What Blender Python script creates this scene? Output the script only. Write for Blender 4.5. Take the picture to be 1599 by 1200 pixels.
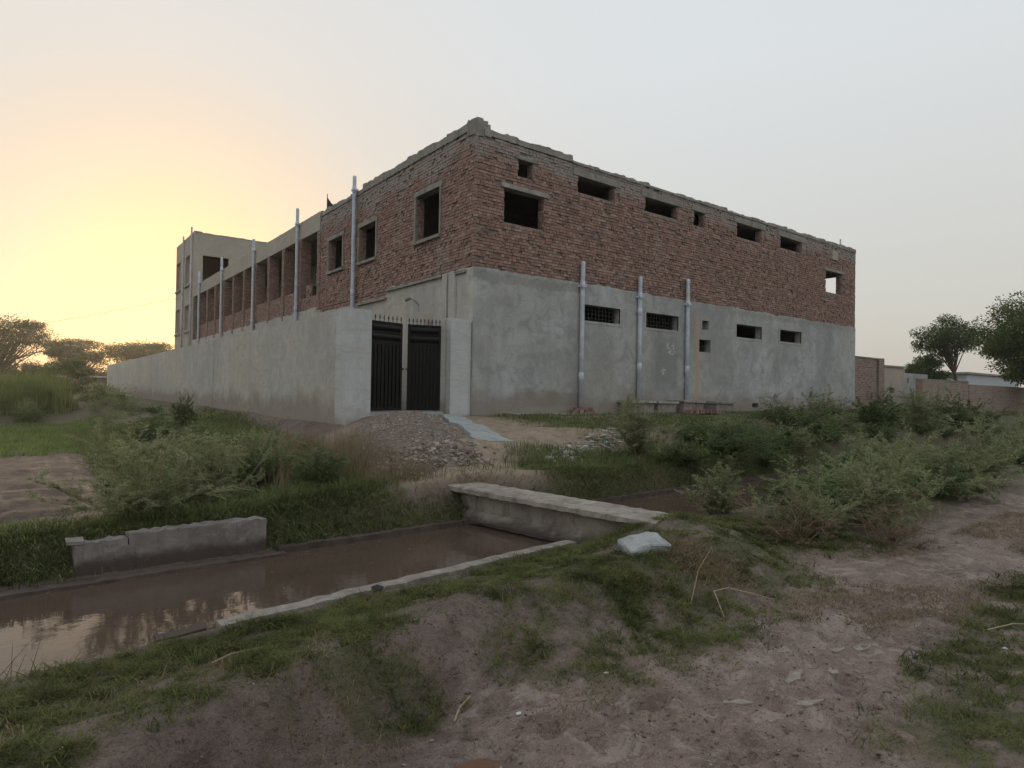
import bpy, bmesh, math, random
import numpy as np
from mathutils import Matrix, Vector

# ------------------------------------------------------------------ camera, sky, sun, exposure
scene = bpy.context.scene
for o in list(bpy.data.objects):
    bpy.data.objects.remove(o)
COL = scene.collection
CAM = np.array([-8.30, -12.41, 0.53])
_p, _r = math.radians(0.65), math.radians(0.93)
_n = math.hypot(.608, .794)
_f0 = Vector((.608 / _n, .794 / _n, 0)); _r0 = Vector((.794 / _n, -.608 / _n, 0)); _z = Vector((0, 0, 1))
_f = math.cos(_p) * _f0 + math.sin(_p) * _z
_u = -math.sin(_p) * _f0 + math.cos(_p) * _z
_rt = math.cos(_r) * _r0 + math.sin(_r) * _u
_u = -math.sin(_r) * _r0 + math.cos(_r) * _u
cd = bpy.data.cameras.new('camera'); cam = bpy.data.objects.new('camera', cd); COL.objects.link(cam)
cam.matrix_world = Matrix(((_rt.x, _u.x, -_f.x, CAM[0]), (_rt.y, _u.y, -_f.y, CAM[1]), (_rt.z, _u.z, -_f.z, CAM[2]), (0, 0, 0, 1)))
cd.sensor_width = 36; cd.lens = 36 * 980 / 1599; cd.clip_start = 0.05; cd.clip_end = 3000
scene.camera = cam

SUN_EL = math.radians(6.5)
SUN_DIR = Vector((.165, 1.0, 0)).normalized()          # horizontal direction towards the setting sun
SUN_AZ = math.atan2(SUN_DIR.x, SUN_DIR.y)              # clockwise from +Y
world = bpy.data.worlds.new('World'); scene.world = world; world.use_nodes = True
wn, wl = world.node_tree.nodes, world.node_tree.links
wn.clear()
w_out = wn.new('ShaderNodeOutputWorld')
sky = wn.new('ShaderNodeTexSky'); sky.sky_type = 'NISHITA'; sky.sun_disc = False
sky.sun_elevation = SUN_EL; sky.sun_rotation = SUN_AZ
sky.air_density = 1.0; sky.dust_density = 3.0; sky.ozone_density = 1.0; sky.altitude = 150
w_hsv = wn.new('ShaderNodeHueSaturation'); w_hsv.inputs['Saturation'].default_value = 1.0; w_hsv.inputs['Value'].default_value = .22
w_bg = wn.new('ShaderNodeBackground'); w_bg.inputs['Strength'].default_value = 0.05
w_veil = wn.new('ShaderNodeBackground'); w_veil.inputs['Strength'].default_value = 0.69
w_tc = wn.new('ShaderNodeTexCoord'); w_sep = wn.new('ShaderNodeSeparateXYZ'); w_ramp = wn.new('ShaderNodeValToRGB')   # dust haze: dull at the horizon, paler above
wl.new(w_tc.outputs['Generated'], w_sep.inputs[0]); wl.new(w_sep.outputs['Z'], w_ramp.inputs['Fac']); 
w_dot = wn.new('ShaderNodeVectorMath'); w_dot.operation = 'DOT_PRODUCT'; wl.new(w_tc.outputs['Generated'], w_dot.inputs[0])      # dust glow round the low sun
w_dot.inputs[1].default_value = (SUN_DIR.x * math.cos(SUN_EL), SUN_DIR.y * math.cos(SUN_EL), math.sin(SUN_EL))
w_glow = wn.new('ShaderNodeValToRGB'); wl.new(w_dot.outputs['Value'], w_glow.inputs['Fac'])
ge = w_glow.color_ramp.elements
for el, (p_, c_) in zip([ge[0], ge.new(.80), ge.new(.90), ge.new(.97), ge[-1]], ((.72, 0.0), (.84, .05), (.945, .20), (.982, .50), (1.0, 1.0))):
    el.position = p_; el.color = (c_, c_, c_, 1)
w_mix = wn.new('ShaderNodeMix'); w_mix.data_type = 'RGBA'; w_mix.inputs[7].default_value = (.76, .49, .27, 1)
wl.new(w_glow.outputs['Color'], w_mix.inputs[0]); wl.new(w_ramp.outputs['Color'], w_mix.inputs[6]); wl.new(w_mix.outputs[2], w_veil.inputs['Color'])
for el, (p_, c_) in zip([w_ramp.color_ramp.elements[0], w_ramp.color_ramp.elements.new(.12), w_ramp.color_ramp.elements.new(.45), w_ramp.color_ramp.elements[-1]], ((0.0, (.54, .50, .45)), (.12, (.60, .585, .54)), (.45, (.69, .72, .735)), (1.0, (.70, .75, .79)))):
    el.position = p_; el.color = (*c_, 1)
w_add = wn.new('ShaderNodeAddShader')
wl.new(sky.outputs[0], w_hsv.inputs['Color']); wl.new(w_hsv.outputs[0], w_bg.inputs['Color'])
wl.new(w_bg.outputs[0], w_add.inputs[0]); wl.new(w_veil.outputs[0], w_add.inputs[1]); wl.new(w_add.outputs[0], w_out.inputs['Surface'])

sd = bpy.data.lights.new('sun', 'SUN'); sd.energy = 1.2; sd.angle = math.radians(6); sd.color = (1.0, .78, .5)
sun = bpy.data.objects.new('sun', sd); COL.objects.link(sun)
_sd = Vector((SUN_DIR.x * math.cos(SUN_EL), SUN_DIR.y * math.cos(SUN_EL), math.sin(SUN_EL)))
sun.rotation_euler = _sd.to_track_quat('Z', 'Y').to_euler()

vs = scene.view_settings
vs.view_transform = 'Standard'; vs.look = 'None'; vs.gamma = 1; vs.use_curve_mapping = False; vs.exposure = 0.54
scene.cycles.use_denoising = True
scene.cycles.max_bounces = 6; scene.cycles.diffuse_bounces = 3; scene.cycles.glossy_bounces = 3
scene.cycles.transmission_bounces = 3; scene.cycles.transparent_max_bounces = 4; scene.cycles.volume_bounces = 0

rng = np.random.default_rng(7)
random.seed(7)

# ------------------------------------------------------------------ helpers
def tag(o, label=None, cat=None, group=None, kind=None):
    if label: o['label'] = label
    if cat: o['category'] = cat
    if group: o['group'] = group
    if kind: o['kind'] = kind
    return o

def empty(name, loc, label=None, cat=None, group=None):
    o = bpy.data.objects.new(name, None); COL.objects.link(o); o.location = loc; o.empty_display_size = .2
    return tag(o, label, cat, group)

def root_offset(p):
    t = Vector((0, 0, 0))
    while p is not None:
        t += p.location
        p = p.parent
    return t

def link(name, me, mats, parent=None, loc=(0, 0, 0), world_verts=True):
    """world_verts: vertices are in world coordinates (minus loc); parents are never rotated."""
    o = bpy.data.objects.new(name, me); COL.objects.link(o)
    if mats is not None and not me.materials:
        for m in (mats if isinstance(mats, (list, tuple)) else [mats]): me.materials.append(m)
    o.location = loc
    if parent is not None:
        o.parent = parent
        o.location = Vector(loc) - root_offset(parent)
    return o

class MB:
    """collects polygons; build() makes one mesh object."""
    def __init__(s): s.v = []; s.f = []; s.m = []; s.mat = 0
    def quad(s, a, b, c, d):
        n = len(s.v); s.v += [tuple(a), tuple(b), tuple(c), tuple(d)]; s.f.append((n, n + 1, n + 2, n + 3)); s.m.append(s.mat)
    def poly(s, pts):
        n = len(s.v); s.v += [tuple(p) for p in pts]; s.f.append(tuple(range(n, n + len(pts)))); s.m.append(s.mat)
    def hexa(s, P):
        n = len(s.v); s.v += [tuple(p) for p in P]
        for q in ((0, 3, 2, 1), (4, 5, 6, 7), (0, 1, 5, 4), (1, 2, 6, 5), (2, 3, 7, 6), (3, 0, 4, 7)):
            s.f.append(tuple(n + i for i in q)); s.m.append(s.mat)
    def box(s, x0, x1, y0, y1, z0, z1, j=0.0):
        P = [(x0, y0, z0), (x1, y0, z0), (x1, y1, z0), (x0, y1, z0), (x0, y0, z1), (x1, y0, z1), (x1, y1, z1), (x0, y1, z1)]
        if j: P = [tuple(c + random.uniform(-j, j) for c in p) for p in P]
        s.hexa(P)
    def obox(s, o, U, V, W, u, v, w):
        """oriented box from origin o along unit vectors; u,v,w = (lo,hi)"""
        o, U, V, W = map(Vector, (o, U, V, W))
        P = [o + U * a + V * b + W * c for c in w for (a, b) in ((u[0], v[0]), (u[1], v[0]), (u[1], v[1]), (u[0], v[1]))]
        s.hexa(P)
    def tube(s, pts, radii, n=8, cap=True):
        pts = [Vector(p) for p in pts]
        if not isinstance(radii, (list, tuple)): radii = [radii] * len(pts)
        base = len(s.v)
        t0 = (pts[1] - pts[0]).normalized()
        ref = Vector((0, 0, 1)) if abs(t0.z) < .9 else Vector((1, 0, 0))
        for i, p in enumerate(pts):
            t = (pts[min(i + 1, len(pts) - 1)] - pts[max(i - 1, 0)]).normalized()
            a = t.cross(ref); a = a.normalized() if a.length > 1e-6 else Vector((1, 0, 0)); b = t.cross(a)
            for k in range(n):
                an = 2 * math.pi * k / n
                s.v.append(tuple(p + (a * math.cos(an) + b * math.sin(an)) * radii[i]))
        for i in range(len(pts) - 1):
            for k in range(n):
                k2 = (k + 1) % n
                s.f.append((base + i * n + k, base + i * n + k2, base + (i + 1) * n + k2, base + (i + 1) * n + k)); s.m.append(s.mat)
        if cap:
            s.f.append(tuple(base + k for k in range(n))); s.m.append(s.mat)
            s.f.append(tuple(base + (len(pts) - 1) * n + k for k in reversed(range(n)))); s.m.append(s.mat)
    def mesh(s, name, loc=(0, 0, 0), smooth=False):
        me = bpy.data.meshes.new(name)
        v = np.array(s.v, dtype=float) - np.array(loc, dtype=float)
        me.from_pydata(v.tolist(), [], s.f)
        me.polygons.foreach_set('material_index', s.m)
        if smooth: me.polygons.foreach_set('use_smooth', [True] * len(s.f))
        me.update(); return me
    def build(s, name, mats, parent=None, loc=None, smooth=False, fix=True):
        if loc is None: loc = tuple(root_offset(parent)) if parent is not None else (0, 0, 0)
        me = s.mesh(name, loc, smooth)
        if fix:
            bm = bmesh.new(); bm.from_mesh(me); bmesh.ops.recalc_face_normals(bm, faces=bm.faces); bm.to_mesh(me); bm.free()
        return link(name, me, mats, parent, loc)

def np_mesh(name, V, F, nper, mats, mat_idx=None, smooth=False, parent=None, loc=(0, 0, 0)):
    """V (n,3) float, F flat int array of polygons with nper vertices each (int) """
    me = bpy.data.meshes.new(name)
    V = np.asarray(V, dtype=np.float32) - np.asarray(loc, dtype=np.float32)
    F = np.asarray(F, dtype=np.int32).ravel()
    npoly = len(F) // nper
    me.vertices.add(len(V)); me.vertices.foreach_set('co', V.ravel())
    me.loops.add(len(F)); me.loops.foreach_set('vertex_index', F)
    me.polygons.add(npoly)
    me.polygons.foreach_set('loop_start', np.arange(npoly, dtype=np.int32) * nper)
    if mat_idx is not None: me.polygons.foreach_set('material_index', np.asarray(mat_idx, dtype=np.int32))
    if smooth: me.polygons.foreach_set('use_smooth', np.ones(npoly, dtype=bool))
    me.update(calc_edges=True); me.validate()
    return link(name, me, mats, parent, loc)

def ss(a, b, t):
    t = np.clip((np.asarray(t, dtype=float) - a) / (b - a), 0, 1); return t * t * (3 - 2 * t)

def _hash(ix, iy, seed):
    h = (ix.astype(np.int64) * 374761393 + iy.astype(np.int64) * 668265263 + seed * 1442695041) & 0x7fffffff
    h = ((h ^ (h >> 13)) * 1274126177) & 0x7fffffff
    h = h ^ (h >> 16)
    return (h & 0xffffff) / float(0xffffff)

def vnoise(x, y, seed=0):
    x = np.asarray(x, dtype=float); y = np.asarray(y, dtype=float)
    ix = np.floor(x); iy = np.floor(y); fx = x - ix; fy = y - iy
    fx = fx * fx * (3 - 2 * fx); fy = fy * fy * (3 - 2 * fy)
    a = _hash(ix, iy, seed); b = _hash(ix + 1, iy, seed); c = _hash(ix, iy + 1, seed); d = _hash(ix + 1, iy + 1, seed)
    return (a * (1 - fx) + b * fx) * (1 - fy) + (c * (1 - fx) + d * fx) * fy

def fbm(x, y, seed=0, octv=4):
    s = 0; a = .5; t = 0
    for i in range(octv):
        s = s + a * vnoise(x * 2 ** i + 17 * i, y * 2 ** i - 31 * i, seed + i); t += a; a *= .5
    return s / t                         # 0..1

# ------------------------------------------------------------------ materials
def material(name):
    m = bpy.data.materials.new(name); m.use_nodes = True
    nt = m.node_tree; b = nt.nodes['Principled BSDF']
    return m, nt, b

class NB:
    """small node-graph builder"""
    def __init__(s, nt): s.nt = nt; s.n = nt.nodes; s.l = nt.links
    def node(s, t, **kw):
        n = s.n.new(t)
        for k, v in kw.items(): setattr(n, k, v)
        return n
    def pos(s): return s.node('ShaderNodeNewGeometry').outputs['Position']
    def objco(s): return s.node('ShaderNodeTexCoord').outputs['Object']
    def mapping(s, vec, scale=(1, 1, 1), loc=(0, 0, 0), rot=(0, 0, 0)):
        m = s.node('ShaderNodeMapping'); m.inputs['Scale'].default_value = scale; m.inputs['Location'].default_value = loc; m.inputs['Rotation'].default_value = rot
        s.l.new(vec, m.inputs['Vector']); return m.outputs[0]
    def noise(s, vec, scale=5, detail=4, rough=.55, dist=0):
        n = s.node('ShaderNodeTexNoise'); n.inputs['Scale'].default_value = scale; n.inputs['Detail'].default_value = detail
        n.inputs['Roughness'].default_value = rough; n.inputs['Distortion'].default_value = dist
        s.l.new(vec, n.inputs['Vector']); return n.outputs['Fac']
    def ramp(s, fac, stops):
        r = s.node('ShaderNodeValToRGB'); e = r.color_ramp.elements
        while len(e) < len(stops): e.new(.5)
        for el, (p, c) in zip(e, stops):
            el.position = p; el.color = (c, c, c, 1) if isinstance(c, (int, float)) else (*c, 1)
        s.l.new(fac, r.inputs['Fac']); return r.outputs['Color']
    def mix(s, fac, a, b, mode='MIX'):
        m = s.node('ShaderNodeMix', data_type='RGBA', blend_type=mode)
        for sock, v in ((m.inputs[0], fac), (m.inputs[6], a), (m.inputs[7], b)):
            if isinstance(v, (int, float)): sock.default_value = v if sock == m.inputs[0] else (v, v, v, 1)
            elif isinstance(v, tuple): sock.default_value = (*v, 1)
            else: s.l.new(v, sock)
        return m.outputs[2]
    def math(s, op, a, b=0.0, c=None):
        m = s.node('ShaderNodeMath', operation=op)
        for i, v in enumerate((a, b) if c is None else (a, b, c)):
            if isinstance(v, (int, float)): m.inputs[i].default_value = v
            else: s.l.new(v, m.inputs[i])
        return m.outputs[0]
    def xyz(s, vec):
        n = s.node('ShaderNodeSeparateXYZ'); s.l.new(vec, n.inputs[0]); return n.outputs
    def maprange(s, v, a, b, c=0.0, d=1.0):
        n = s.node('ShaderNodeMapRange', interpolation_type='SMOOTHSTEP')
        for i, k in enumerate((a, b, c, d)): n.inputs[i + 1].default_value = k
        s.l.new(v, n.inputs[0]); return n.outputs[0]
    def bump(s, h, strength=.3, dist=.02, normal=None):
        n = s.node('ShaderNodeBump'); n.inputs['Strength'].default_value = strength; n.inputs['Distance'].default_value = dist
        s.l.new(h, n.inputs['Height'])
        if normal is not None: s.l.new(normal, n.inputs['Normal'])
        return n.outputs[0]
    def to(s, a, b): s.l.new(a, b)

def island_random(nb):
    g = nb.node('ShaderNodeNewGeometry'); oi = nb.node('ShaderNodeObjectInfo')
    return nb.math('FRACT', nb.math('ADD', g.outputs['Random Per Island'], oi.outputs['Random']))

def wall_marks(nb, P, col):
    x, y, z = nb.xyz(P); n = nb.math('MULTIPLY', nb.math('SUBTRACT', nb.noise(P, 3.0, 5, .7), .5), 1.0)
    ad = lambda v, c: nb.math('ABSOLUTE', nb.math('SUBTRACT', v, c))
    for (cx, cz, wx, wz, k, cc) in ((7.1, 1.45, .55, .75, .6, (.20, .21, .21)), (4.35, 1.5, .45, .85, .42, (.27, .265, .24)), (9.9, 1.6, .7, .9, .4, (.25, .26, .265)), (5.5, .45, .5, .25, .5, (.24, .22, .19)), (2.6, .35, .9, .18, .5, (.22, .19, .16)), (8.66, 1.5, .10, 1.4, .75, (.44, .34, .26)), (1.6, 3.3, 2.0, .10, .45, (.22, .215, .20)), (14.5, 3.35, 4.0, .08, .4, (.24, .24, .23)), (11.6, 2.1, .5, .35, .35, (.25, .255, .255)), (14.4, 2.1, .5, .35, .35, (.25, .255, .255))):
        fx = nb.maprange(nb.math('ADD', ad(x, cx), nb.math('MULTIPLY', n, .5 if wx > .1 else .12)), wx * 1.35, wx * .75); fz = nb.maprange(nb.math('ADD', ad(z, cz), nb.math('MULTIPLY', n, .5)), wz * 1.35, wz * .75)
        col = nb.mix(nb.math('MULTIPLY', nb.math('MULTIPLY', fx, fz), k), col, cc)
    for (cx, cz, r0) in ((7.0, 1.22, .16), (7.35, 1.9, .3), (8.1, .9, .25)):   # lime splashes
        d2 = nb.math('ADD', nb.math('POWER', ad(x, cx), 2.0), nb.math('POWER', ad(z, cz), 2.0)); f = nb.math('MULTIPLY', nb.maprange(d2, r0 * r0, r0 * r0 * .2), nb.ramp(nb.noise(P, 9, 4, .7, 1.5), [(.53, 0), (.58, 1)]))
        col = nb.mix(f, col, (.62, .63, .63))
    return col

def mat_plaster(name, base=(.49, .505, .515), dark=(.27, .28, .28), warm=(.47, .445, .40), base_z=0.0, streak=.6, white=.35, warmth=.5):
    m, nt, b = material(name); nb = NB(nt); P = nb.pos()
    big = nb.noise(P, .5, 6, .65, .8)
    col = nb.mix(nb.ramp(big, [(.34, 0), (.68, 1)]), base, dark)
    col = nb.mix(nb.math('MULTIPLY', nb.ramp(nb.noise(P, .33, 3, .5), [(.42, 0), (.65, 1)]), warmth), col, warm)
    mid = nb.noise(P, 2.6, 6, .7, .8)
    col = nb.mix(nb.math('MULTIPLY', nb.ramp(mid, [(.46, 0), (.64, 1)]), .75), col, dark)
    col = nb.mix(nb.math('MULTIPLY', nb.ramp(nb.noise(P, 4.5, 5, .7, .5), [(.56, 0), (.7, 1)]), .35), col, tuple(min(1, k * 1.15) for k in base))
    # vertical run-off streaks
    st = nb.noise(nb.mapping(P, (2.2, 2.2, .16)), 1.6, 5, .65)
    col = nb.mix(nb.math('MULTIPLY', nb.ramp(st, [(.5, 0), (.72, 1)]), streak), col, (.31, .31, .30))
    # trowel lines
    tr = nb.noise(nb.mapping(P, (.6, .6, 5.0)), 1.5, 4, .7)
    col = nb.mix(nb.math('MULTIPLY', nb.ramp(tr, [(.52, 0), (.68, 1)]), .5), col, (.38, .35, .31))
    # rising damp and splash at the foot
    z = nb.xyz(P)[2]
    edge = nb.math('ADD', nb.math('SUBTRACT', z, base_z), nb.math('MULTIPLY', nb.noise(P, 1.3, 5, .6), -1.3))
    damp = nb.maprange(edge, .05, -.55)
    col = nb.mix(nb.math('MULTIPLY', damp, .8), col, (.26, .22, .185))
    # salts
    sp = nb.ramp(nb.noise(P, 6.5, 6, .75), [(.62, 0), (.70, 1)])
    area = nb.ramp(nb.noise(P, .7, 2, .5), [(.5, 0), (.62, 1)])
    col = nb.mix(nb.math('MULTIPLY', nb.math('MULTIPLY', sp, area), white), col, (.62, .62, .60))
    if name == 'cement_plaster': col = wall_marks(nb, P, col)
    fine = nb.noise(P, 38, 4, .7)
    col = nb.mix(.16, col, nb.ramp(fine, [(.3, .15), (.7, .6)]), 'OVERLAY')
    nb.to(col, b.inputs['Base Color']); b.inputs['Roughness'].default_value = .92; b.inputs['Specular IOR Level'].default_value = .25
    h = nb.math('ADD', nb.math('MULTIPLY', nb.noise(P, 3.2, 5, .6), 1.0), nb.math('MULTIPLY', fine, .25))
    nb.to(nb.bump(h, .55, .035), b.inputs['Normal'])
    return m

def mat_concrete(name, a=(.42, .40, .37), c=(.22, .20, .18), scale=3.0, objsp=False, waterline=None):
    m, nt, b = material(name); nb = NB(nt); P = nb.objco() if objsp else nb.pos()
    col = nb.mix(nb.ramp(nb.noise(P, scale, 6, .65, .4), [(.33, 0), (.7, 1)]), a, c)
    col = nb.mix(nb.ramp(nb.noise(P, scale * 9, 4, .7), [(.55, 0), (.8, .5)]), col, (.13, .11, .09))
    col = nb.mix(nb.math('MULTIPLY', nb.ramp(nb.noise(nb.mapping(P, (1, 1, .2)), scale * 2.2, 4, .65), [(.52, 0), (.66, 1)]), .5), col, tuple(k * .6 for k in c))
    col = nb.mix(nb.math('MULTIPLY', nb.ramp(nb.noise(P, scale * 1.7, 5, .7), [(.58, 0), (.7, 1)]), .5), col, tuple(min(1, k * 1.35) for k in a))
    if waterline is not None:      # silt tide mark left by the canal
        edge = nb.math('ADD', nb.xyz(P)[2], nb.math('MULTIPLY', nb.noise(P, 3.5, 5, .65), -.22))
        col = nb.mix(nb.maprange(edge, waterline, waterline - .12), col, (.085, .066, .056))
    nb.to(col, b.inputs['Base Color']); b.inputs['Roughness'].default_value = .9; b.inputs['Specular IOR Level'].default_value = .25
    nb.to(nb.bump(nb.math('ADD', nb.noise(P, scale * 4, 6, .7), nb.noise(P, scale * 25, 3, .6)), .6, .02), b.inputs['Normal'])
    return m

def mat_brick():
    m, nt, b = material('fired_brick'); nb = NB(nt); P = nb.pos(); r = island_random(nb)
    col = nb.ramp(r, [(0, (.085, .05, .045)), (.12, (.21, .115, .095)), (.40, (.31, .17, .135)), (.72, (.38, .225, .18)), (.92, (.50, .36, .30)), (1, (.10, .065, .06))])
    col = nb.mix(.30, col, nb.ramp(nb.noise(P, 13, 5, .7), [(.25, (.15, .085, .07)), (.75, (.42, .265, .215))]))
    # cement slurry that ran over the courses: near the roof and below openings
    z = nb.xyz(P)[2]
    top = nb.maprange(nb.math('ADD', z, nb.math('MULTIPLY', nb.noise(P, .8, 5, .6), 1.6)), 6.85, 7.25)
    run = nb.ramp(nb.noise(nb.mapping(P, (1.0, 1.0, .22)), .95, 5, .65), [(.57, 0), (.72, 1)])
    sm = nb.math('MULTIPLY', nb.math('MAXIMUM', nb.math('MULTIPLY', top, .85), nb.math('MULTIPLY', run, .6)), nb.ramp(nb.noise(P, 8, 4, .7), [(.3, .45), (.6, 1)]))
    col = nb.mix(sm, col, (.37, .355, .335))
    col = nb.mix(.32, col, (.235, .19, .172))
    nb.to(col, b.inputs['Base Color']); b.inputs['Roughness'].default_value = .93; b.inputs['Specular IOR Level'].default_value = .2
    nb.to(nb.bump(nb.noise(P, 45, 5, .7), .7, .012), b.inputs['Normal'])
    return m

def mat_mortar():
    m, nt, b = material('cement_mortar'); nb = NB(nt); P = nb.pos()
    col = nb.mix(nb.ramp(nb.noise(P, 3, 6, .7), [(.35, 0), (.65, 1)]), (.30, .27, .245), (.17, .135, .115))
    nb.to(col, b.inputs['Base Color']); b.inputs['Roughness'].default_value = .95; b.inputs['Specular IOR Level'].default_value = .2
    nb.to(nb.bump(nb.noise(P, 25, 5, .7), .8, .02), b.inputs['Normal'])
    return m

def mat_far_brick(name, rot=0.0, c1=(.36, .21, .16), c2=(.14, .08, .065), mort=(.33, .30, .265)):
    m, nt, b = material(name); nb = NB(nt); P = nb.pos()
    x = nb.xyz(P)
    cmb = nb.node('ShaderNodeCombineXYZ'); nb.to(nb.math('ADD', x[0], x[1]), cmb.inputs[0]); nb.to(x[2], cmb.inputs[1])
    t = nb.node('ShaderNodeTexBrick'); nb.to(cmb.outputs[0], t.inputs['Vector'])
    t.inputs['Scale'].default_value = 1; t.inputs['Brick Width'].default_value = .24; t.inputs['Row Height'].default_value = .085; t.inputs['Mortar Size'].default_value = .012
    t.inputs['Color1'].default_value = (*c1, 1); t.inputs['Color2'].default_value = (*c2, 1); t.inputs['Mortar'].default_value = (*mort, 1)
    col = nb.mix(nb.ramp(nb.noise(P, .9, 5, .65), [(.4, 0), (.7, .8)]), t.outputs['Color'], (.30, .27, .235))
    nb.to(col, b.inputs['Base Color']); b.inputs['Roughness'].default_value = .95
    nb.to(nb.bump(nb.math('ADD', nb.math('MULTIPLY', t.outputs['Fac'], -1), nb.noise(P, 12, 4, .7)), .8, .02), b.inputs['Normal'])
    return m

def mat_leaf(name, a, c, dry=None, trans=.35, clump=0.0):
    m, nt, b = material(name); nb = NB(nt); r = island_random(nb)
    col = nb.mix(r, a, c)
    if dry: col = nb.mix(nb.ramp(r, [(.86, 0), (.93, 1)]), col, dry)
    P = nb.pos()
    col = nb.mix(nb.math('MULTIPLY', nb.ramp(nb.noise(P, 1.4, 3, .5), [(.35, 0), (.7, 1)]), .45), col, tuple(min(1, k * 1.5 + .01) for k in c))
    if clump: col = nb.mix(nb.math('MULTIPLY', nb.ramp(nb.noise(P, 5.5, 4, .65), [(.42, 0), (.62, 1)]), clump), col, tuple(k * .45 for k in a)); col = nb.mix(nb.math('MULTIPLY', nb.ramp(nb.noise(P, 2.3, 4, .6), [(.55, 0), (.72, 1)]), clump * .8), col, dry)
    nb.to(col, b.inputs['Base Color']); b.inputs['Roughness'].default_value = .75; b.inputs['Specular IOR Level'].default_value = .2
    tr = nb.node('ShaderNodeBsdfTranslucent'); nb.to(col, tr.inputs['Color'])
    mx = nb.node('ShaderNodeMixShader'); mx.inputs[0].default_value = trans
    out = [n for n in nt.nodes if n.type == 'OUTPUT_MATERIAL'][0]
    nb.to(b.outputs[0], mx.inputs[1]); nb.to(tr.outputs[0], mx.inputs[2]); nb.to(mx.outputs[0], out.inputs['Surface'])
    return m

def mat_plain(name, col, rough=.7, metal=0, var=.25, scale=8, spec=.4, bump=.2):
    m, nt, b = material(name); nb = NB(nt); P = nb.pos()
    d = tuple(k * (1 - var) for k in col)
    nb.to(nb.mix(nb.ramp(nb.noise(P, scale, 5, .6), [(.35, 0), (.7, 1)]), col, d), b.inputs['Base Color'])
    b.inputs['Roughness'].default_value = rough; b.inputs['Metallic'].default_value = metal; b.inputs['Specular IOR Level'].default_value = spec
    if bump: nb.to(nb.bump(nb.noise(P, scale * 4, 4, .6), bump, .01), b.inputs['Normal'])
    return m

M = {}
M['plaster'] = mat_plaster('cement_plaster')
M['plaster_wall'] = mat_plaster('boundary_plaster', base=(.53, .52, .49), dark=(.36, .35, .33), warm=(.53, .475, .39), base_z=-.15, streak=.45, white=.1, warmth=.65)
M['plaster_pier'] = mat_plaster('pier_plaster', base=(.55, .565, .57), dark=(.45, .46, .465), warm=(.49, .48, .46), base_z=-.6, streak=.25, white=.1, warmth=.3)
M['plaster_tower'] = mat_plaster('tower_plaster', base=(.46, .42, .365), dark=(.36, .325, .28), warm=(.47, .40, .31), base_z=-2, streak=.4, white=.05)
M['inner'] = mat_plain('bare_interior', (.22, .20, .18), .95, var=.3, scale=2)
M['brick'] = mat_brick()
M['mortar'] = mat_mortar()
M['farbrick'] = mat_far_brick('weathered_brickwork')
M['farbrick2'] = mat_far_brick('low_wall_brickwork', c1=(.34, .21, .16), c2=(.17, .105, .085))
M['concrete'] = mat_concrete('raw_concrete')
M['coping'] = mat_concrete('cement_coping', (.34, .32, .285), (.19, .175, .155), 2.0)
M['bridge'] = mat_concrete('mud_stained_concrete', (.40, .36, .315), (.19, .16, .135), 3.0, waterline=-1.15)
M['retain'] = mat_concrete('old_canal_concrete', (.30, .27, .256), (.15, .13, .122), 3.2, waterline=-1.10)
M['lip'] = mat_concrete('dusty_lining_concrete', (.36, .325, .285), (.20, .17, .145), 4)
M['silt'] = mat_concrete('silted_concrete', (.13, .10, .086), (.07, .055, .047), 3)
M['block'] = mat_concrete('pale_broken_concrete', (.50, .51, .50), (.36, .37, .37), 2.5)
M['ramp'] = mat_concrete('fresh_cement', (.38, .40, .395), (.28, .30, .295), 3.0)
M['pipe'] = mat_plain('grey_plastic_pipe', (.58, .62, .69), .5, var=.3, scale=5, bump=0)
M['black'] = mat_plain('black_gate_paint', (.005, .005, .006), .38, var=.3, scale=3, spec=.22, bump=.05)
M['iron'] = mat_plain('dark_iron', (.03, .028, .026), .6, bump=0)
M['grille'] = mat_plain('grille_iron', (.05, .05, .048), .6, bump=0)
M['steel'] = mat_plain('dull_steel', (.25, .24, .22), .5, bump=0)
M['bark'] = mat_plain('bark', (.13, .10, .075), .95, var=.5, scale=12, bump=.6)
M['twig'] = mat_plain('dry_twig', (.30, .225, .15), .9, var=.3, scale=20, bump=0)
M['paper'] = mat_plain('pale_litter', (.68, .68, .66), .7, var=.3, scale=20, bump=0)
M['blue_sheet'] = mat_plain('pale_blue_sheet', (.42, .47, .54), .5, var=.1, scale=2, bump=0)
M['charred'] = mat_plain('charred_lump', (.022, .02, .02), .8, var=.4, scale=15, bump=.5)
M['flag'] = mat_plain('dark_cloth', (.06, .05, .045), .9, bump=0)
M['leaf_bush'] = mat_leaf('grey_green_leaf', (.13, .16, .075), (.31, .34, .185), (.31, .26, .17), trans=.45)
M['leaf_dark'] = mat_leaf('dark_green_leaf', (.055, .085, .035), (.14, .18, .08))
M['leaf_weed'] = mat_leaf('broad_weed_leaf', (.06, .10, .03), (.13, .19, .06), (.24, .19, .09))
M['leaf_tree'] = mat_leaf('tree_leaf', (.035, .06, .02), (.075, .105, .035))
M['leaf_far'] = mat_leaf('far_tree_leaf', (.05, .06, .022), (.085, .09, .035))
M['leaf_brown'] = mat_leaf('withered_leaf', (.13, .10, .065), (.20, .15, .095))
M['grass'] = mat_leaf('short_grass_blade', (.048, .068, .02), (.215, .235, .08), (.20, .155, .09), clump=.65, trans=.45)
M['grass_lush'] = mat_leaf('lush_grass_blade', (.07, .10, .034), (.225, .26, .105), (.27, .23, .14), clump=.4)
M['grass_dry'] = mat_leaf('dry_grass_blade', (.15, .115, .07), (.25, .195, .12))
M['reed'] = mat_leaf('tall_grass_blade', (.10, .13, .04), (.20, .235, .085))

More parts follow.
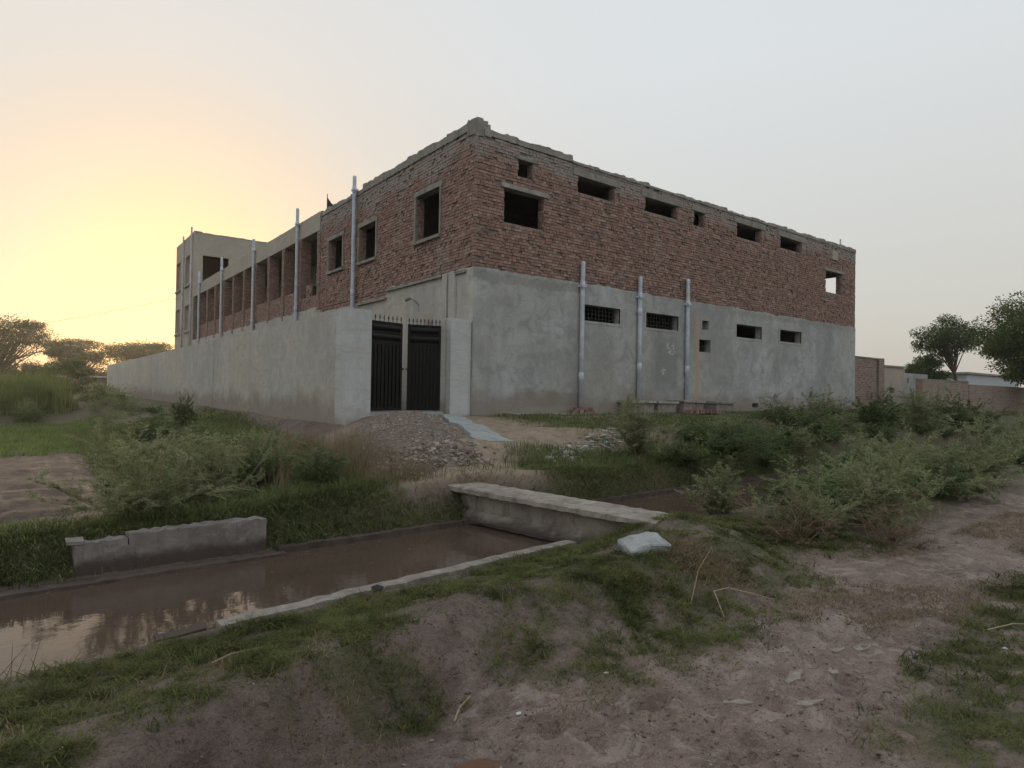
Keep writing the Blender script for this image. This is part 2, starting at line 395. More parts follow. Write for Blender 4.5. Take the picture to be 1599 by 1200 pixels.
def mat_ground():
    m, nt, b = material('mud_ground'); nb = NB(nt); P = nb.pos()
    at = nb.node('ShaderNodeAttribute', attribute_name='zone'); sep = nb.node('ShaderNodeSeparateColor'); nb.to(at.outputs['Color'], sep.inputs[0])
    green, sand, plough = sep.outputs
    crust = nb.math('SUBTRACT', 1.0, at.outputs['Alpha'])
    n1 = nb.noise(P, .9, 6, .65, .3); n2 = nb.noise(P, 5, 6, .7); n3 = nb.noise(P, 30, 5, .7)
    mud = nb.mix(nb.ramp(n1, [(.35, 0), (.65, 1)]), (.185, .138, .118), (.105, .077, .066))
    mud = nb.mix(nb.ramp(n2, [(.42, 0), (.62, 1)]), mud, (.225, .172, .148))
    mud = nb.mix(nb.ramp(n3, [(.60, 0), (.72, .8)]), mud, (.045, .033, .028))
    n4 = nb.noise(P, 120, 4, .75)
    mud = nb.mix(nb.math('MULTIPLY', nb.ramp(n4, [(.45, 0), (.62, 1)]), .5), mud, (.05, .037, .031)); mud = nb.mix(nb.math('MULTIPLY', nb.ramp(nb.noise(P, 75, 4, .7), [(.56, 0), (.68, 1)]), .5), mud, (.26, .205, .18))
    wet = nb.ramp(nb.noise(nb.mapping(P, (1, 2.2, 1)), 11, 5, .72, 1.2), [(.56, 0), (.64, 1)]); mud = nb.mix(nb.math('MULTIPLY', wet, .65), mud, (.05, .036, .03))
    # dried pale skin of silt on the trodden path
    cr = nb.math('MULTIPLY', nb.ramp(nb.noise(P, 4.5, 6, .7, .8), [(.53, 0), (.60, 1)]), crust)
    mud = nb.mix(nb.math('MULTIPLY', cr, .42), mud, (.30, .255, .23))
    mud = nb.mix(nb.math('MULTIPLY', crust, .62), mud, nb.mix(1.0, mud, (1.75, 1.7, 1.68), 'MULTIPLY'))
    snd = nb.mix(nb.ramp(n2, [(.35, 0), (.65, 1)]), (.36, .28, .21), (.24, .18, .13))
    col = nb.mix(sand, mud, snd)
    pl = nb.mix(nb.ramp(n2, [(.35, 0), (.65, 1)]), (.14, .098, .08), (.085, .06, .05))
    col = nb.mix(plough, col, pl)
    gr = nb.mix(nb.ramp(n2, [(.35, 0), (.65, 1)]), (.07, .085, .032), (.105, .09, .05))
    col = nb.mix(nb.math('MULTIPLY', green, .85), col, gr)
    nb.to(col, b.inputs['Base Color'])
    nb.to(nb.ramp(nb.math('ADD', nb.math('MULTIPLY', n1, .6), nb.math('MULTIPLY', n2, .4)), [(.35, .62), (.6, .93)]), b.inputs['Roughness'])
    b.inputs['Specular IOR Level'].default_value = .3
    h = nb.math('ADD', nb.math('MULTIPLY', n2, .6), nb.math('ADD', nb.math('MULTIPLY', n3, .28), nb.math('MULTIPLY', nb.noise(P, 90, 4, .7), .10)))
    nb.to(nb.bump(h, 1.0, .08), b.inputs['Normal'])
    return m

def mat_water(name, col, wave=.35):
    m, nt, b = material(name); nb = NB(nt); P = nb.pos()
    c = nb.mix(nb.ramp(nb.noise(nb.mapping(P, (.6, 1.6, 1)), .8, 4, .6), [(.35, 0), (.7, 1)]), col, tuple(k * .8 for k in col))
    nb.to(c, b.inputs['Base Color']); b.inputs['Roughness'].default_value = .02; b.inputs['IOR'].default_value = 1.33
    w1 = nb.noise(nb.mapping(P, (1, 2.6, 1), rot=(0, 0, .06)), 3.2, 3, .55, .5); w2 = nb.noise(nb.mapping(P, (1, 2.2, 1)), 14, 3, .5)
    patch = nb.ramp(nb.noise(P, .6, 2, .5), [(.4, .15), (.65, 1)])
    nb.to(nb.bump(nb.math('MULTIPLY', nb.math('ADD', w1, nb.math('MULTIPLY', w2, .25)), patch), wave, .02), b.inputs['Normal'])
    return m
M['ground'] = mat_ground()
M['water'] = mat_water('muddy_water', (.095, .066, .052), .11)
M['puddle'] = mat_water('puddle_water', (.16, .09, .06), .1)

# ------------------------------------------------------------------ terrain
def yN(x):
    x = np.asarray(x, dtype=float)
    return -7.36 + .06 * (x + 4) - .05 * np.maximum(-4 - x, 0)
def yF(x): return -5.62 + .05 * (np.asarray(x, dtype=float) + 5)
WATER_Z = -1.22
FOOT = [(-6.02, -10.27, .09, .055, .3), (-5.75, -10.3, .10, .06, -.2), (-6.55, -10.75, .12, .07, .5), (-5.75, -10.85, .11, .08, .1), (-5.25, -10.65, .10, .06, .9), (-5.05, -10.05, .08, .05, .4),
        (-4.55, -10.25, .11, .06, .1), (-6.3, -10.15, .08, .06, .7), (-6.9, -10.5, .10, .06, .2), (-4.1, -10.4, .1, .06, .6), (-5.5, -9.95, .09, .05, .1), (-4.75, -10.8, .1, .07, .2), (-6.2, -10.95, .11, .07, .0)]
_fr = np.random.default_rng(77)
FOOT += [(-7.6 + 5.2 * _fr.beta(1.1, 1.5), _fr.uniform(-11.2, -9.5), _fr.uniform(.03, .06), _fr.uniform(.02, .035), _fr.uniform(0, 3.1)) for _ in range(70)]

def interp(x, xs, ys): return np.interp(x, xs, ys)

def H(x, y, detail=True):
    x = np.asarray(x, dtype=float); y = np.asarray(y, dtype=float)
    n = fbm(x * .55, y * .55, 3) - .5
    wob = (fbm(x * .9, y * .9, 11, 3) - .5)
    d = yN(x) - y; e = y - yF(x)
    # ---- near bank
    dd = d + wob * .35 * ss(.5, 1.2, d)
    crest = interp(x, [-12, -8.2, -6.5, -5, -3.7, -2.9, -2.2, 4, 14], [-.90, -.88, -.84, -.78, -.72, -.73, -.87, -.92, -.85])
    s0 = interp(x, [-10, -8.5, -7.9, -7.2, -6.2, -5.6, -4.2, -3.4, -2, 3], [2.6, 2.3, 1.75, 1.45, 1.5, 1.2, 1.3, 1.3, .9, 1.2])
    s1 = interp(x, [-10, -8.5, -7.9, -7.2, -6.2, -5.6, -4.2, -3.4, -2, 3], [3.3, 2.9, 1.95, 1.72, 1.85, 2.4, 2.5, 2.3, 2.4, 2.8])
    foot = interp(x, [-9, -8.2, -7.8, -6.6, -5.8], [-1.08, -1.12, -1.20, -1.18, -1.03])
    lipz = -1.10
    up = -1.30 + (lipz + 1.30) * ss(0, .14, d) + (crest - lipz) * ss(interp(x, [-7, -5.5], [.38, .18]), 1.6, dd)
    near = up + (foot - crest) * ss(s0, s1, dd)
    near = near + (-1.04 - foot) * ss(s1 + .1, s1 + 1.0, dd)
    near = near + n * .10 * ss(.4, 1.2, d) * (1 - ss(s1, s1 + .5, d)) + n * .04
    near = near + .20 * np.exp(-((x + 3.15) / .62) ** 2 - ((y + 8.12) / .42) ** 2) * ss(.22, .6, d)      # earth banked up to the footbridge
    # grass verge on the far right of the path
    near = near + .10 * ss(3.6, 4.4, d + wob * .5)
    # ---- far bank
    zt = interp(x, [-12, -8, -6.3, -4.5, -3.5, -2, 0, 4, 12, 30], [-.90, -.90, -.86, -.70, -.66, -.72, -.80, -.80, -.62, -.5])
    ee = e + wob * .22 * ss(.1, .4, e)
    bank = -1.30 + .12 * ss(0, .15, e) + (zt + 1.18) * ss(.12, .62, ee)
    left = interp(x, [-9, -7.2, -6.2, -4.4, -3.2], [-1.08, -1.05, -.85, -.55, -.48])
    right_y = interp(y, [-6, -5, -4, -2.5, -.8, .5], [-.70, -.58, -.42, -.24, -.07, -.05])
    k = ss(-3.9, -2.5, x)
    body = left * (1 - k) + right_y * k
    body = np.where(x > 19, body - .10 * ss(19, 26, x), body)
    far = bank + (body - zt) * ss(.6, interp(x, [-9, -4, 0], [2.6, 1.8, 2.6]), e)
    far = far + n * (.10 + .25 * ss(9, 30, y) * ss(-4, -7, x)) * ss(.4, 1.0, e) * (1 - .8 * ss(-2.5, -.3, y) * ss(-3.3, -2.5, x) * ss(24, 19, x))
    # ploughed ridges
    pl = ss(-6.9, -7.5, x + wob * .5) * ss(-3.6, -2.8, y) * ss(5.0, 4.4, y + wob)
    far = far + pl * (.022 * np.sin(y * 2 * math.pi / .95) + .03 * (fbm(x * 4, y * 4, 5) - .5))
    far = far + .5 * ss(16, 22, y) * ss(-4.0, -5.5, x)
    # trodden tracks from the bridge to the gate
    tr = ss(-4.2, -3.2, x) * ss(2.0, .5, x) * ss(-5.2, -4.6, y) * ss(-1.0, -2.2, y)
    far = far + tr * .05 * np.sin((y * 1.0 + .25 * x) * 4.2 + 3 * n)
    z = np.where(d > 0, near, np.where(e > 0, far, -1.75))
    if detail:
        m1 = fbm(x * 3.2, y * 3.2, 21, 4) - .5
        lumps = np.abs(fbm(x * 7, y * 7, 31, 3) - .5)
        nearmask = ss(.5, 1.2, d) + ss(.5, 1.0, e) * ss(12, 4, y)
        z = z + nearmask * (.06 * m1 + .02 * (fbm(x * 14, y * 14, 33, 2) - .5) - .09 * lumps * ss(1.2, 2.0, d) * (1 - ss(3.3, 4.2, d)))
        for (fx, fy, a, b2, th) in FOOT:
            c, s = math.cos(th), math.sin(th); u = (x - fx) * c + (y - fy) * s; v = -(x - fx) * s + (y - fy) * c
            q = (u / a) ** 2 + (v / b2) ** 2
            z = z - (.75 * b2) * np.exp(-q * q * .9) + .13 * b2 * np.exp(-(np.sqrt(q) - 1.5) ** 2 * 5)
        q = ((x + 6.78) / .22) ** 2 + ((y + 10.20) / .13) ** 2
        z = z - .03 * np.exp(-q)
    return z

def axis(fine0, fine1, step, lo, hi, grow=1.09):
    a = list(np.arange(fine0, fine1, step)); s = step
    while a[-1] < hi: s = min(s * grow, 60); a.append(a[-1] + s)
    s = step; b = []
    c = fine0
    while c > lo: s = min(s * grow, 60); c -= s; b.append(c)
    return np.array(b[::-1] + a)
gx = axis(-8.9, -3.4, .025, -700, 900, 1.065); gy = axis(-11.4, -4.9, .027, -120, 1200, 1.04)
GX, GY = np.meshgrid(gx, gy)
GZ = H(GX, GY)
far_r = np.maximum(np.maximum(np.abs(GX) - 60, np.abs(GY) - 70), 0)
GZ = np.where(far_r > 0, GZ * np.exp(-far_r / 80) - .6 * (1 - np.exp(-far_r / 80)), GZ)
ny, nx = GX.shape
idx = np.arange(nx * ny).reshape(ny, nx)
F = np.stack([idx[:-1, :-1], idx[:-1, 1:], idx[1:, 1:], idx[1:, :-1]], -1).reshape(-1, 4)
ground = np_mesh('ground', np.stack([GX, GY, GZ], -1).reshape(-1, 3), F, 4, M['ground'], smooth=True)
tag(ground, kind='structure', label='trodden muddy ground, canal banks and fields around the building')

def grass_mask(x, y):
    """0..1 grass cover"""
    x = np.asarray(x, dtype=float); y = np.asarray(y, dtype=float)
    d = yN(x) - y; e = y - yF(x)
    n = fbm(x * 1.3, y * 1.3, 41, 4); n2 = fbm(x * 3.5, y * 3.5, 51, 3)
    strip = ss(.16, .30, d) * (1 - ss(.75, 1.15, d + (n - .5) * .8)) * ss(-2.0, -3.2, x)
    hill = ss(-6.3, -5.7, x + (n - .5)) * ss(-3.5, -4.3, x + (n - .5) * .8) * ss(.6, .9, d) * (1 - ss(2.2, 2.9, d + (n - .5) * 1.6)) * (.35 + .65 * ss(.40, .52, n))
    lobe = ss(-6.2, -7.0, x + (n - .5) * 1.0) * ss(.2, .5, d) * (1 - ss(1.35, 1.75, d + (n - .5) * .7 - .95 * ss(-8.0, -8.7, x)))
    tufts = ss(.57, .66, n) * ss(1.0, 1.5, d) * (1 - ss(2.2, 2.7, d)) * ss(-4.0, -5.0, x) * .8
    rbank = ss(-3.9, -3.2, x + .3 * (d - 1.5)) * ss(.1, .35, d) * (1 - ss(2.1, 2.7, d + (n - .5) * 1.5)) * (.55 + .45 * ss(.4, .5, n))
    verge = ss(3.55, 4.0, d + (n - .5) * 1.1 + interp(x, [-6.5, -5.3, -4.5, -2, 4], [-.6, -.05, .1, .15, .4])) * ss(-6.2, -5.2, x) * (.55 + .45 * ss(.38, .5, n2))
    nearg = np.maximum.reduce([strip, hill, lobe, tufts, rbank, verge])
    fl = ss(.05, .22, e) * (1 - ss(1.0, 1.7, e + (n - .5))) * (1 - .95 * ss(-5.1, -4.5, x + (n - .5)) * ss(-1.6, -2.4, x + (n - .5)) * ss(.22, .4, e))
    fw = ss(.9, 1.4, e) * ss(-4.4, -5.0, x - .12 * (y + 4)) * ss(-7.6, -6.9, x) * .75
    field = ss(4.8, 5.3, y) * ss(-5.4, -6.2, x) * .8
    base = ss(-1.2, -.7, y + (n - .5) * 1.5) * ss(.2, .6, x) * ss(-.1, -.35, y) * .8
    rgt = ss(.5, 2.5, x + (y + 4) * .4) * ss(.5, .9, e) * (.25 + .75 * ss(.42, .52, n)) * ss(-.2, -.5, y)
    rgt2 = ss(19.5, 21, x) * ss(-3, 0, y)
    farg = np.maximum.reduce([fl, fw, field, base, rgt, rgt2])
    n3 = fbm(x * 7.5, y * 7.5, 57, 3)
    nearg = nearg * (.12 + .88 * ss(.27, .46, n3 + .35 * (n - .5)))
    return np.clip(np.where(d > 0, nearg, np.where(e > 0, farg, 0)), 0, 1)

gm = grass_mask(GX, GY); D = yN(GX) - GY; E_ = GY - yF(GX)
nz = fbm(GX * .8, GY * .8, 61, 4)
sand = ss(-5.0, -4.3, GX - .1 * (GY + 4) - 1.4 * ss(-4.4, -3.0, GY)) * ss(4.5, 2.0, GX + (nz - .5) * 3) * ss(.35, .6, E_) * ss(.3, -.6, GY)
sand = np.maximum(sand, .55 * ss(-4.4, -3.6, GX) * ss(9, 5, GX) * ss(-2.4, -1.8, GY) * ss(.2, -.3, GY))
plough = ss(-6.6, -7.1, GX + (nz - .5)) * ss(-4.2, -3.2, GY) * ss(5.3, 4.8, GY)
crust = ss(1.7, 2.5, D + (nz - .5)) * ss(4.6, 3.8, D) * ss(-7.4, -6.0, GX + (nz - .5))
farland = ss(25, 45, np.abs(GY)) + ss(45, 70, np.abs(GX))
gcol = np.stack([np.clip(np.maximum(gm, farland * .9), 0, 1), sand, plough, 1 - crust], -1).reshape(-1, 4).astype(np.float32)
ca = ground.data.color_attributes.new('zone', 'FLOAT_COLOR', 'POINT'); ca.data.foreach_set('color', gcol.ravel())

# canal water, one long sheet under the bridge
xs = np.concatenate([np.arange(-40, 60, .5)])
V = []; 
for x in xs: V += [(x, float(yN(x)) - .1, WATER_Z), (x, float(yF(x)) + .1, WATER_Z)]
F = [(2 * i, 2 * i + 2, 2 * i + 3, 2 * i + 1) for i in range(len(xs) - 1)]
water = np_mesh('canal_water', np.array(V), np.array(F), 4, M['water'])
tag(water, kind='structure', label='brown muddy water in the irrigation canal')

# concrete lining strip along the near water edge and its far twin
def strip(name, x0, x1, fy, w, z0, z1, mat, jit=.012):
    mb = MB(); n = max(2, int((x1 - x0) / .12)); prev = None
    for i in range(n + 1):
        x = x0 + (x1 - x0) * i / n; y = float(fy(x)) + random.uniform(-jit, jit)
        zt = z1 + random.uniform(-jit, jit) * .6
        ring = [Vector((x, y, z0)), Vector((x, y, zt)), Vector((x, y - w, zt + .008)), Vector((x, y - w, z0))]
        if prev:
            for k in range(4): mb.quad(prev[k], prev[(k + 1) % 4], ring[(k + 1) % 4], ring[k])
        else: mb.poly(ring)
        prev = ring
    mb.poly(prev[::-1])
    return mb.build(name, mat)
tag(strip('canal_lining', -7.25, -3.6, lambda x: yN(x) + .02, .16, -1.5, -1.09, M['lip']), kind='structure', label='thin concrete lining lip along the near water edge')
tag(strip('canal_lining', -7.62, -7.32, lambda x: yN(x) + .10, .13, -1.26, -1.13, M['retain']), kind='structure', label='broken off end of concrete lining at the near water edge')
tag(strip('mud_berm', -8.6, -6.15, lambda x: yF(x) + .14, .24, -1.5, -1.20, M['silt'], .008), kind='structure', label='dark mud berm at the foot of the canal side wall')
tag(strip('canal_lining', -6.2, -2.0, lambda x: yF(x) + .16, .16, -1.5, -1.165, M['silt']), kind='structure', label='muddy concrete ledge along the far water edge')
tag(strip('canal_lining', -2.0, 7.0, lambda x: yF(x) + .14, .12, -1.5, -1.165, M['silt']), kind='structure', label='low concrete ledge at far water edge beyond the footbridge')

# ------------------------------------------------------------------ wall building blocks
Z = Vector((0, 0, 1))
def wall_panel(mb, o, U, N, u0, u1, z0, z1, ops=(), th=.23, caps=True):
    """wall with rectangular openings; o+u*U is the outer face, N the outward normal"""
    o, U, N = Vector(o), Vector(U), Vector(N)
    ops = [(max(a, u0), min(b, u1), max(c, z0), min(d, z1)) for a, b, c, d in ops]
    us = sorted({u0, u1} | {v for q in ops for v in q[:2]}); zs = sorted({z0, z1} | {v for q in ops for v in q[2:]})
    P = lambda u, z, k: o + U * u + Z * z - N * (th * k)
    for i in range(len(us) - 1):
        for j in range(len(zs) - 1):
            cu, cz = (us[i] + us[i + 1]) / 2, (zs[j] + zs[j + 1]) / 2
            if any(a < cu < b and c < cz < d for a, b, c, d in ops): continue
            for k in (0, 1):
                mb.quad(P(us[i], zs[j], k), P(us[i + 1], zs[j], k), P(us[i + 1], zs[j + 1], k), P(us[i], zs[j + 1], k))
    for a, b, c, d in ops:
        for (p, q) in (((a, c), (b, c)), ((b, c), (b, d)), ((b, d), (a, d)), ((a, d), (a, c))):
            mb.quad(P(*p, 0), P(*q, 0), P(*q, 1), P(*p, 1))
    if caps:
        for (p, q) in (((u0, z0), (u1, z0)), ((u1, z0), (u1, z1)), ((u1, z1), (u0, z1)), ((u0, z1), (u0, z0))):
            mb.quad(P(*p, 0), P(*q, 0), P(*q, 1), P(*p, 1))

ALL_BRICKS = []          # (origin centre, U, N, length, height, proud, full?, owner)
CH = .0775
def lay_bricks(owner, o, U, N, u0, u1, z0, z1, ops=(), rough=.005, miss=.012, phase=0, ragged=()):
    o, U, N = Vector(o), Vector(U), Vector(N)
    k = 0; z = z0
    while z + CH * .8 <= z1:
        hh = CH - .010 - random.uniform(0, .004)
        header = (k + phase) % 6 != 0
        L = .118 if header else .236
        u = u0 - (random.random() * .02) - (L * .5 if (k // 2) % 2 else 0)
        zz = z + random.uniform(-.003, .003)
        while u < u1:
            LL = L * random.uniform(.95, 1.04)
            if random.random() < .10: LL = .118 if not header else .236
            a, b = u, u + LL - .010
            u += LL
            segs = [(max(a, u0), min(b, u1))]
            for (oa, ob, oc, od) in ops:
                if zz + hh > oc + .01 and zz < od - .01:
                    ns = []
                    for (p, q) in segs:
                        if q <= oa or p >= ob: ns.append((p, q)); continue
                        if p < oa: ns.append((p, oa - .002))
                        if q > ob: ns.append((ob + .002, q))
                    segs = ns
            for (p, q) in segs:
                if q - p < .035: continue
                if random.random() < miss: continue
                if any(oa < (p + q) / 2 < ob and oc - .10 < zz < oc and random.random() < .45 for (oa, ob, oc, od) in ragged): continue
                proud = random.gauss(0, rough)
                if random.random() < .07: proud -= random.uniform(.02, .05)
                ALL_BRICKS.append((o + U * ((p + q) / 2) + Z * (zz + hh / 2), U, N, q - p, hh, proud, abs((q - p) - (LL - .01)) < 1e-4, owner))
        z += CH; k += 1

def brick_box(mb, c, U, N, L, h, proud, depth=.05):
    j = lambda s: random.uniform(-s, s)
    f = c + N * (.012 + proud)
    bk = c - N * depth
    P = []
    for (su, sz) in ((-1, -1), (1, -1), (1, 1), (-1, 1)):
        P.append((bk + U * su * L / 2 + Z * sz * h / 2))
    Q = [f + U * (su * L / 2 + j(.004)) + Z * (sz * h / 2 + j(.0035)) + N * j(.004) for (su, sz) in ((-1, -1), (1, -1), (1, 1), (-1, 1))]
    n = len(mb.v); mb.v += [tuple(p) for p in P + Q]
    for q in ((4, 5, 6, 7), (0, 1, 5, 4), (1, 2, 6, 5), (2, 3, 7, 6), (3, 0, 4, 7)):
        mb.f.append(tuple(n + i for i in q)); mb.m.append(0)

def lumpy_coping(name, parent, a, b, w0, w1, N, z0, zf, mat, step=.075, lump=.05):
    """rough cement coping on top of a wall from a to b (xy); w0 outer offset, w1 inner; zf(t metres) top"""
    a, b, N = Vector((*a, 0)), Vector((*b, 0)), Vector(N); L = (b - a).length; U = (b - a) / L
    mb = MB(); prev = None; n = int(L / step)
    for i in range(n + 1):
        t = L * i / n; zt = zf(t) + lump * (float(_hash(np.floor(np.array(t / .21)), np.array(3.0), 5)) - .5) * 1.5 + lump * (vnoise(t * 1.3, 3.3, 5) - .5) * 1.2 + lump * .9 * (vnoise(t * 9.1, 1.3, 6) - .5)
        wo = w0 + random.uniform(-.012, .018)
        ring = [a + U * t + N * wo + Z * z0, a + U * t + N * (wo - .01) + Z * (zt - .03), a + U * t + N * (wo - .07) + Z * zt, a + U * t - N * (w1 - .05) + Z * (zt + .01), a + U * t - N * w1 + Z * z0]
        if prev:
            for k in range(4): mb.quad(prev[k], prev[k + 1], ring[k + 1], ring[k])
        else: mb.poly(ring)
        prev = ring
    mb.poly(prev[::-1])
    return mb.build(name, mat, parent)

def ragged_edge(name, parent, o, U, N, u0, u1, z0, zf, th, mat, step=.09):
    """torn upper edge of a plaster coat"""
    o, U, N = Vector(o), Vector(U), Vector(N); mb = MB(); prev = None; n = int((u1 - u0) / step)
    for i in range(n + 1):
        u = u0 + (u1 - u0) * i / n; zt = zf(u) + .07 * (vnoise(u * 2.3, .5, 71) - .5) + .07 * (vnoise(u * 9, .5, 72) - .5)
        p = [o + U * u + Z * z0, o + U * u + Z * zt, o + U * u - N * th + Z * (zt + .01)]
        if prev:
            mb.quad(prev[0], p[0], p[1], prev[1]); mb.quad(prev[1], p[1], p[2], prev[2])
        prev = p
    return mb.build(name, mat, parent)

# ------------------------------------------------------------------ the building
BX, BY = 19.65, 32.8            # right face length, left face length to the stair tower
bld = empty('brick_building', (0, 0, 0), 'large unfinished two storey building, grey plaster below and bare red brick above', 'building')
LOW = [(3.54, 5.04, 2.49, 2.93), (6.16, 7.68, 2.49, 2.94), (8.91, 9.26, 2.63, 2.92), (8.76, 9.38, 1.90, 2.30), (10.82, 12.38, 2.51, 2.96), (13.61, 15.14, 2.53, 2.97), (11.85, 12.25, .10, .24)]
UPR = [(1.30, 1.77, 5.94, 6.35), (.87, 2.16, 4.71, 5.55), (3.35, 4.78, 5.96, 6.39), (6.09, 7.60, 5.97, 6.37), (8.44, 8.98, 5.95, 6.41), (10.82, 12.34, 5.97, 6.44), (13.62, 15.16, 6.02, 6.43), (17.08, 18.41, 4.76, 5.62)]
LFT = [(1.60, 2.87, 4.56, 5.80), (5.39, 6.63, 4.57, 5.69), (7.98, 9.22, 4.63, 5.74)]

# ground storey, plastered
mb = MB(); wall_panel(mb, (0, -.02, 0), (1, 0, 0), (0, -1, 0), -.02, BX, -.7, 3.44, LOW, .25)
pr = mb.build('plastered_wall', M['plaster'], bld)
mb = MB(); wall_panel(mb, (-.021, .229, 0), (0, 1, 0), (-1, 0, 0), 0, BY - .23, -.7, 3.22, (), .25)
pl_ = mb.build('plastered_wall', M['plaster_wall'], bld)
mb = MB(); wall_panel(mb, (-.0205, -.018, 0), (0, 1, 0), (-1, 0, 0), 0, .247, -.7, 3.44, (), .18); mb.build('plaster_return', M['plaster_wall'], bld)
mb = MB(); wall_panel(mb, (-.0215, .229, 0), (0, 1, 0), (-1, 0, 0), 0, 4.32, 3.22, 3.44, (), .16); mb.build('plaster_return', M['plaster_wall'], bld)
ragged_edge('plaster_edge', pr, (0, -.0225, 0), (1, 0, 0), (0, -1, 0), -.02, BX, 3.42, lambda u: 3.485, .06, M['plaster'])
ragged_edge('plaster_edge', pl_, (-.024, 0, 0), (0, 1, 0), (-1, 0, 0), -.02, BY, 3.20, lambda u: 3.485 if u < 4.5 else 3.27 + .22 * float(ss(9.9, 10.2, u)), .06, M['plaster_wall'])
# projecting plaster drip under the first bricks of the left side
mb = MB(); mb.box(-.10, -.026, 1.35, 4.55, 3.40, 3.475, .008); mb.box(-.10, -.026, 4.55, 6.6, 3.18, 3.25, .008); mb.box(-.095, -.026, .28, .72, 3.37, 3.44, .008); mb.build('drip_ledge', M['coping'], bld)
mb = MB(); mb.box(-.075, -.0235, .72, 1.02, 1.6, 3.40, .006); mb.box(-.075, -.0235, 1.10, 1.32, 1.6, 3.46, .006); mb.build('pilaster', M['plaster_wall'], bld)
for (a, b, c, d) in LOW[:2] + [LOW[4], LOW[5]]:
    mb = MB(); wall_panel(mb, (0, -.032, 0), (1, 0, 0), (0, -1, 0), a - .07, b + .07, c - .07, d + .06, [(a, b, c, d)], .05); mb.build('window_surround', M['plaster'], bld)
def grille(a, b, c, d, y, nx_, nz_):
    mb = MB()
    for i in range(1, nx_): x = a + (b - a) * i / nx_; mb.box(x - .007, x + .007, y - .007, y + .007, c, d)
    for i in range(1, nz_): z = c + (d - c) * i / nz_; mb.box(a, b, y + .008, y + .02, z - .006, z + .006)
    return mb.build('window_grille', M['grille'], bld)
grille(*LOW[0], .15, 11, 4); grille(*LOW[1], .15, 11, 4); grille(*LOW[3], .15, 5, 4)

# first floor: mortar core with real bricks in front
mb = MB(); wall_panel(mb, (0, .034, 0), (1, 0, 0), (0, -1, 0), .034, BX - .01, 3.40, 6.78, UPR, .20)
core_r = mb.build('brick_wall', M['mortar'], bld)
mb = MB(); wall_panel(mb, (.034, .235, 0), (0, 1, 0), (-1, 0, 0), 0, 10.02, 3.20, 6.95, [(a - .235, b - .235, c, d) for a, b, c, d in LFT], .20)
core_l = mb.build('brick_wall', M['mortar'], bld)
lay_bricks('r', (0, 0.012, 0), (1, 0, 0), (0, -1, 0), 0.0, BX, 3.445, 6.76, UPR, ragged=UPR)
lay_bricks('l', (0.012, 0, 0), (0, 1, 0), (-1, 0, 0), 0.0, 10.22, 3.44, 6.90, LFT, phase=1)
lay_bricks('l', (0.012, 0, 0), (0, 1, 0), (-1, 0, 0), 4.6, 10.22, 3.26, 3.43, (), phase=1)
for (a, b, c, d) in UPR:        # reveals that face the camera
    lay_bricks('r', (b - .004, .0, 0), (0, 1, 0), (-1, 0, 0), .03, .23, c, d, (), miss=0, rough=.004)
for (a, b, c, d) in LFT:
    lay_bricks('l', (.0, b - .004, 0), (1, 0, 0), (0, -1, 0), .03, .23, c, d, (), miss=0, rough=.004)
lay_bricks('r', (BX - .02, 0, 0), (0, 1, 0), (1, 0, 0), .0, .22, 3.445, 6.76, (), miss=0)
# concrete lintels and window trim
def bpart(name, mat, *boxes, parent=bld, j=.006):
    mb = MB()
    for q in boxes: mb.box(*q, j)
    return mb.build(name, mat, parent)
bpart('lintel', M['concrete'], (.77, 2.31, -.035, .19, 5.55, 5.665))
bpart('lintel', M['coping'], (1.20, 1.95, -.028, .15, 6.35, 6.46))
for (a, b, c, d) in UPR[2:4] + UPR[5:7]: bpart('lintel', M['coping'], (a - .2, b + .22, -.027, .19, d, d + .20))
bpart('lintel', M['coping'], (8.3, 9.1, -.027, .19, 6.41, 6.54)); bpart('lintel', M['coping'], (16.9, 18.6, -.027, .19, 5.62, 5.74))
bpart('blocked_vent', M['plaster_tower'], (17.54, 18.02, -.031, .05, 6.12, 6.50))
for (a, b, c, d) in LFT:
    bpart('sill', M['coping'], (-.085, .15, a - .06, b + .08, c - .085, c - .002))
    bpart('lintel', M['coping'], (-.032, .19, a - .12, b + .12, d, d + .13))
    mb = MB(); wall_panel(mb, (-.036, 0, 0), (0, 1, 0), (-1, 0, 0), a - .075, b + .075, c, d + .07, [(a, b, c, d)], .05); mb.build('window_surround', M['coping'], bld)
# roof, floors, inner walls: what makes the openings dark
bpart('roof_slab', M['inner'], (.06, BX - .06, .06, BY, 6.50, 6.70), j=0)
bpart('floor_slab', M['inner'], (.30, BX - .25, .26, BY - .05, 3.06, 3.28), j=0)
mb = MB(); wall_panel(mb, (BX, 0, 0), (0, 1, 0), (1, 0, 0), .012, BY, -.7, 6.72, [(.50, 1.62, 4.60, 5.75)], .22); mb.build('end_wall', M['mortar'], bld)
bpart('rear_wall', M['mortar'], (.02, BX - .23, BY - .01, BY + .2, -.7, 6.72), j=0)
for q in ((4.2, BX - .24, 5.2, 5.43, 3.29, 6.49), (4.2, BX - .24, 5.2, 5.43, -.2, 3.05), (5.2, 5.43, .26, 5.19, 3.29, 6.49), (15.6, 15.83, .26, 5.19, 3.29, 6.49), (15.6, 15.83, .26, 5.19, -.2, 3.05), (9.9, 10.1, .26, 5.19, 3.29, 6.49),
          (.26, 5.19, 4.3, 4.5, 3.29, 6.49), (.26, 2.6, 9.8, 10.02, 3.29, 6.49), (.26, 4.19, 7.2, 7.4, 3.29, 6.49)): bpart('partition', M['inner'], q, j=0)
bpart('ground_slab', M['inner'], (.24, BX - .24, .24, BY - .05, -.18, -.03), j=0)
